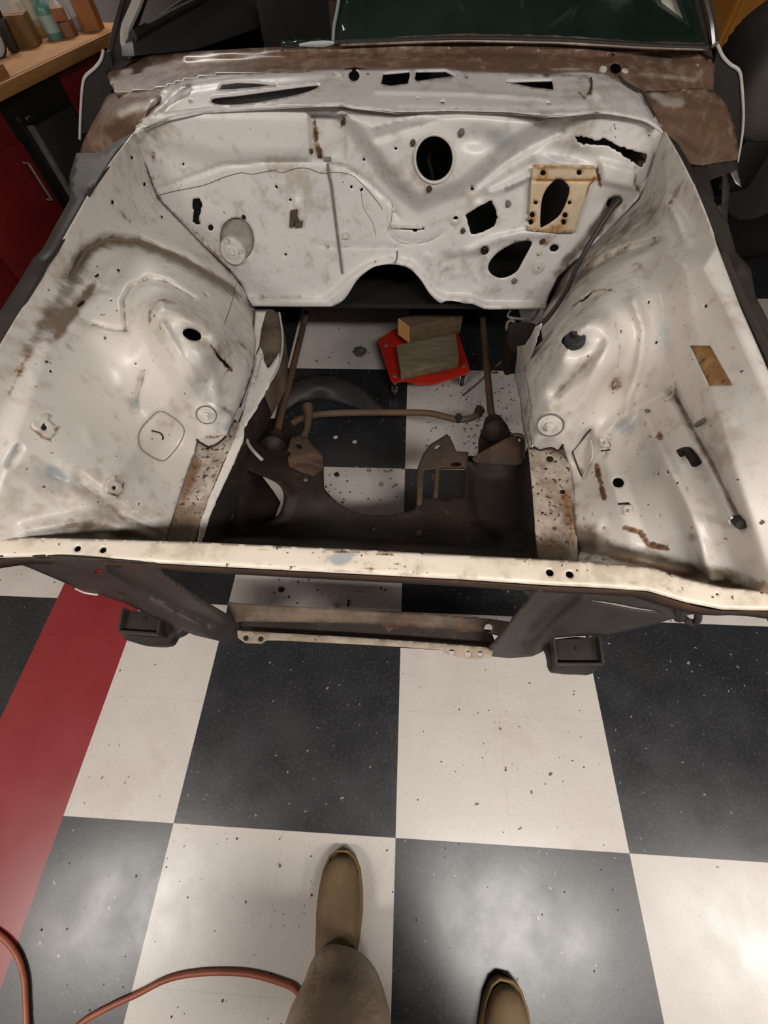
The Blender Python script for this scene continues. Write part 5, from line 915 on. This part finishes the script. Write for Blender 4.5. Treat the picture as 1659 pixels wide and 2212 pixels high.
MB().box((-1.452, (ya+yb)/2+.03, .43), (.016, yb-ya-.12, .74), (0, 0, 0), .004).build('door', M['dk_glass'], c2)
MB().box((-1.447, ya+.075, .43), (.022, .018, .76), (0, 0, 0), .003).build('door_trim', M['steel'], c2)
MB().lathe([(.0001, .014), (.010, .012), (.010, 0)], at(84, 258, x=-1.444), (1, 0, 0), 12).build('lock', M['chrome'], c2)
c3 = cabinet(yb, 3.05, M['cab_red'], 'red cabinet under the far end of the workbench', 'cabinet', 'red_cabinet')
MB().box((-1.455, (yb+3.05)/2, .42), (.014, 3.03-yb, .74), (0, 0, 0), .003).build('door', M['cab_red'], c3)
th_ = math.radians(9); pv = Vector((-1.41, 2.55, 0)); Rm = Matrix.Translation(pv) @ Matrix.Rotation(-th_, 4, 'Z') @ Matrix.Translation(-pv)
def turn_bench():
    for o in set(bpy.data.objects)-_before:
        if o.parent is None: o.location = Rm @ o.location; o.rotation_euler.z -= th_
B = lambda x, y: at(x, y, z=zt)
o = MB().box((-1.475, 1.70, zt+.016), (.08, 1.1, .032), (0, 0, 0), .002).build('wood_board', M['benchtop']); tag(o, 'wood board lying along the workbench front edge', 'wood')
turn_bench()
def boxy(px, py, d, c, name, label, cat, rz=0, zz=zt, lid=None):
    p = B(px, py); r = MB().box((p.x, p.y, zz+d[2]/2), d, (0, 0, rz), .003).build(name, plain(name+'_card', c, .7, 0, .15, 20)); tag(r, label, cat)
    MB().box((p.x, p.y, zz+d[2]+.0005), (d[0]*.96, .022, .001), (0, 0, rz)).build('tape', plain(name+'_tape', tuple(min(1, v*1.3) for v in c), .4), r); return r
boxy(204, 64, (.075, .08, .10), (.36, .14, .035), 'cardboard_box', 'tall orange-brown cardboard box at the far end of the workbench', 'box', .2)
boxy(62, 98, (.10, .09, .085), (.17, .085, .02), 'brown_box', 'dark brown box standing on the near part of the bench', 'box', .3)
boxy(152, 78, (.06, .05, .045), (.24, .11, .05), 'small_box', 'small brown box between the teal bottle and white bottle', 'box', .1)
boxy(150, 80, (.05, .045, .035), (.30, .12, .05), 'small_box', 'topmost small orange-brown box stacked beside the teal bottle', 'box', .4, zt+.046)
boxy(4, 92, (.09, .08, .10), (.50, .17, .06), 'orange_box', 'orange box at the left edge of the photo', 'box', .2)
def bottle(px, py, r, h, c, cap, name, label, rough=.3):
    p = B(px, py); o = MB().lathe([(r*.9, 0), (r, .006), (r, h*.62), (r*.85, h*.72), (r*.35, h*.82), (r*.33, h*.9)], (p.x, p.y, zt), n=24).build(name, plain(name+'_body', c, rough)); tag(o, label, 'bottle')
    MB().lathe([(r*.42, h*.86), (r*.42, h*.97), (r*.36, h), (.0001, h)], (p.x, p.y, zt), n=18).build('cap', plain(name+'_cap', cap, .4), o); 
    MB().lathe([(r*1.01, h*.15), (r*1.012, h*.16), (r*1.012, h*.5), (r*1.01, h*.51)], (p.x, p.y, zt), n=24).build('paper_label', plain(name+'_label', tuple(.6*v+.25 for v in c), .6), o); return o
bottle(122, 84, .032, .13, (.10, .26, .21), (.4, .4, .38), 'teal_bottle', 'teal bottle in the middle of the bench clutter')
bottle(178, 62, .028, .24, (.36, .39, .50), (.3, .3, .55), 'white_bottle', 'tall pale blue-white bottle beside the cardboard box')
bottle(97, 78, .024, .20, (.34, .28, .13), (.60, .17, .03), 'glue_bottle', 'olive yellow bottle with an orange cap left of the teal bottle')
bottle(58, 62, .026, .12, (.55, .55, .45), (.7, .7, .66), 'spray_bottle', 'small cream bottle behind the dark brown box')
bottle(142, 62, .022, .10, (.55, .50, .45), (.5, .3, .25), 'squeeze_bottle', 'beige bottle behind the small brown boxes')
p = B(-8, 125); o = MB().lathe([(.016, -.03), (.045, -.03), (.05, -.026), (.05, .026), (.045, .03), (.016, .03), (.016, -.03)], (p.x, p.y, zt+.05), (1, -.5, 0), 28).build('tape_roll', plain('white_tape_roll', (.6, .57, .54), .5)); tag(o, 'white tape roll with dark rim on the bench at left edge', 'tape')
MB().lathe([(.047, .030), (.052, .030), (.052, .034), (.047, .034), (.047, .030)], (p.x, p.y, zt+.05), (1, -.5, 0), 28).build('rim', M['rubber'], o)
p = B(36, 112); o = MB().box((p.x, p.y, zt+.045), (.035, .04, .09), (0, .15, .3), .01).box((p.x+.01, p.y, zt+.10), (.02, .02, .06), (.2, .3, 0), .004).build('hand_tool', M['panel']); tag(o, 'dark grey tool standing between the tape roll and brown box', 'tool')

# ------------------------------------------------------------------ right: yellow cabinet, dark machine with a wheel
p = at(1562, 60, y=4.6); yc = empty('yellow_cabinet', (p.x+.6, 4.9, 0), 'tall yellow-orange wood cabinet in the top right background', 'cabinet')
M['yel'] = wood('yellow_orange_wood', (.52, .22, .022), (.46, .18, .018), (8, 8, 2))
MB().box((p.x+.62, 4.9, 1.05), (1.2, .56, 2.1), (0, 0, 0), .005).build('body', M['yel'], yc)
for k in range(2):
    d = MB().box((p.x+.33+.58*k, 4.61, 1.05), (.56, .02, 1.98), (0, 0, 0), .004).build('door', M['yel'], yc); MB().tube([(p.x+.55+.13*k, 4.60, .95), (p.x+.55+.13*k, 4.575, .95), (p.x+.55+.13*k, 4.575, 1.10), (p.x+.55+.13*k, 4.60, 1.10)], .006, 8).build('handle', M['steel'], d)
c = at(1690, 160, y=3.05); w_ = at(1678, 350, y=2.95)
mc = empty('garage_machine', (c.x, c.y, 0), 'dark grey rounded machine body over a black wheel at the right edge', 'machine')
M['mach'] = plain('dull_dark_grey_body', (.10, .088, .08), .5, 0, .15, 6)
rad = .235
loft([((c.x+.02, c.y-.16, c.z+.01), (rad*.82, 0, 0), (0, 0, rad*.80), .9), ((c.x+.02, c.y-.13, c.z), (rad*.98, 0, 0), (0, 0, rad*.96), .9), ((c.x+.03, c.y+.1, c.z), (rad*1.05, 0, 0), (0, 0, rad*1.03), .85), ((c.x+.03, c.y+.45, c.z-.02), (rad*.95, 0, 0), (0, 0, rad*.9), .85)], 'machine_body', M['mach'], mc, 36, 1)
MB().box((c.x+.06, c.y+.05, c.z-.30), (.22, .30, .24), (0, 0, 0), .02).build('lower_frame', M['dk_frame'], mc)
R_ = w_.z if .12 < w_.z < .5 else .3
for dy, dx in ((0, 0), (0, .55)):
    o = MB().lathe([(R_*.55, -.06), (R_*.85, -.07), (R_*.97, -.05), (R_, -.02), (R_, .02), (R_*.97, .05), (R_*.85, .07), (R_*.55, .06)], (w_.x+dx, w_.y+dy, R_), (1, .25, 0), 40).build('tire', M['rubber'], mc)
    MB().lathe([(.0001, -.04), (R_*.2, -.055), (R_*.45, -.05), (R_*.56, -.062)], (w_.x+dx, w_.y+dy, R_), (1, .25, 0), 30).build('hub', M['mach'], o)
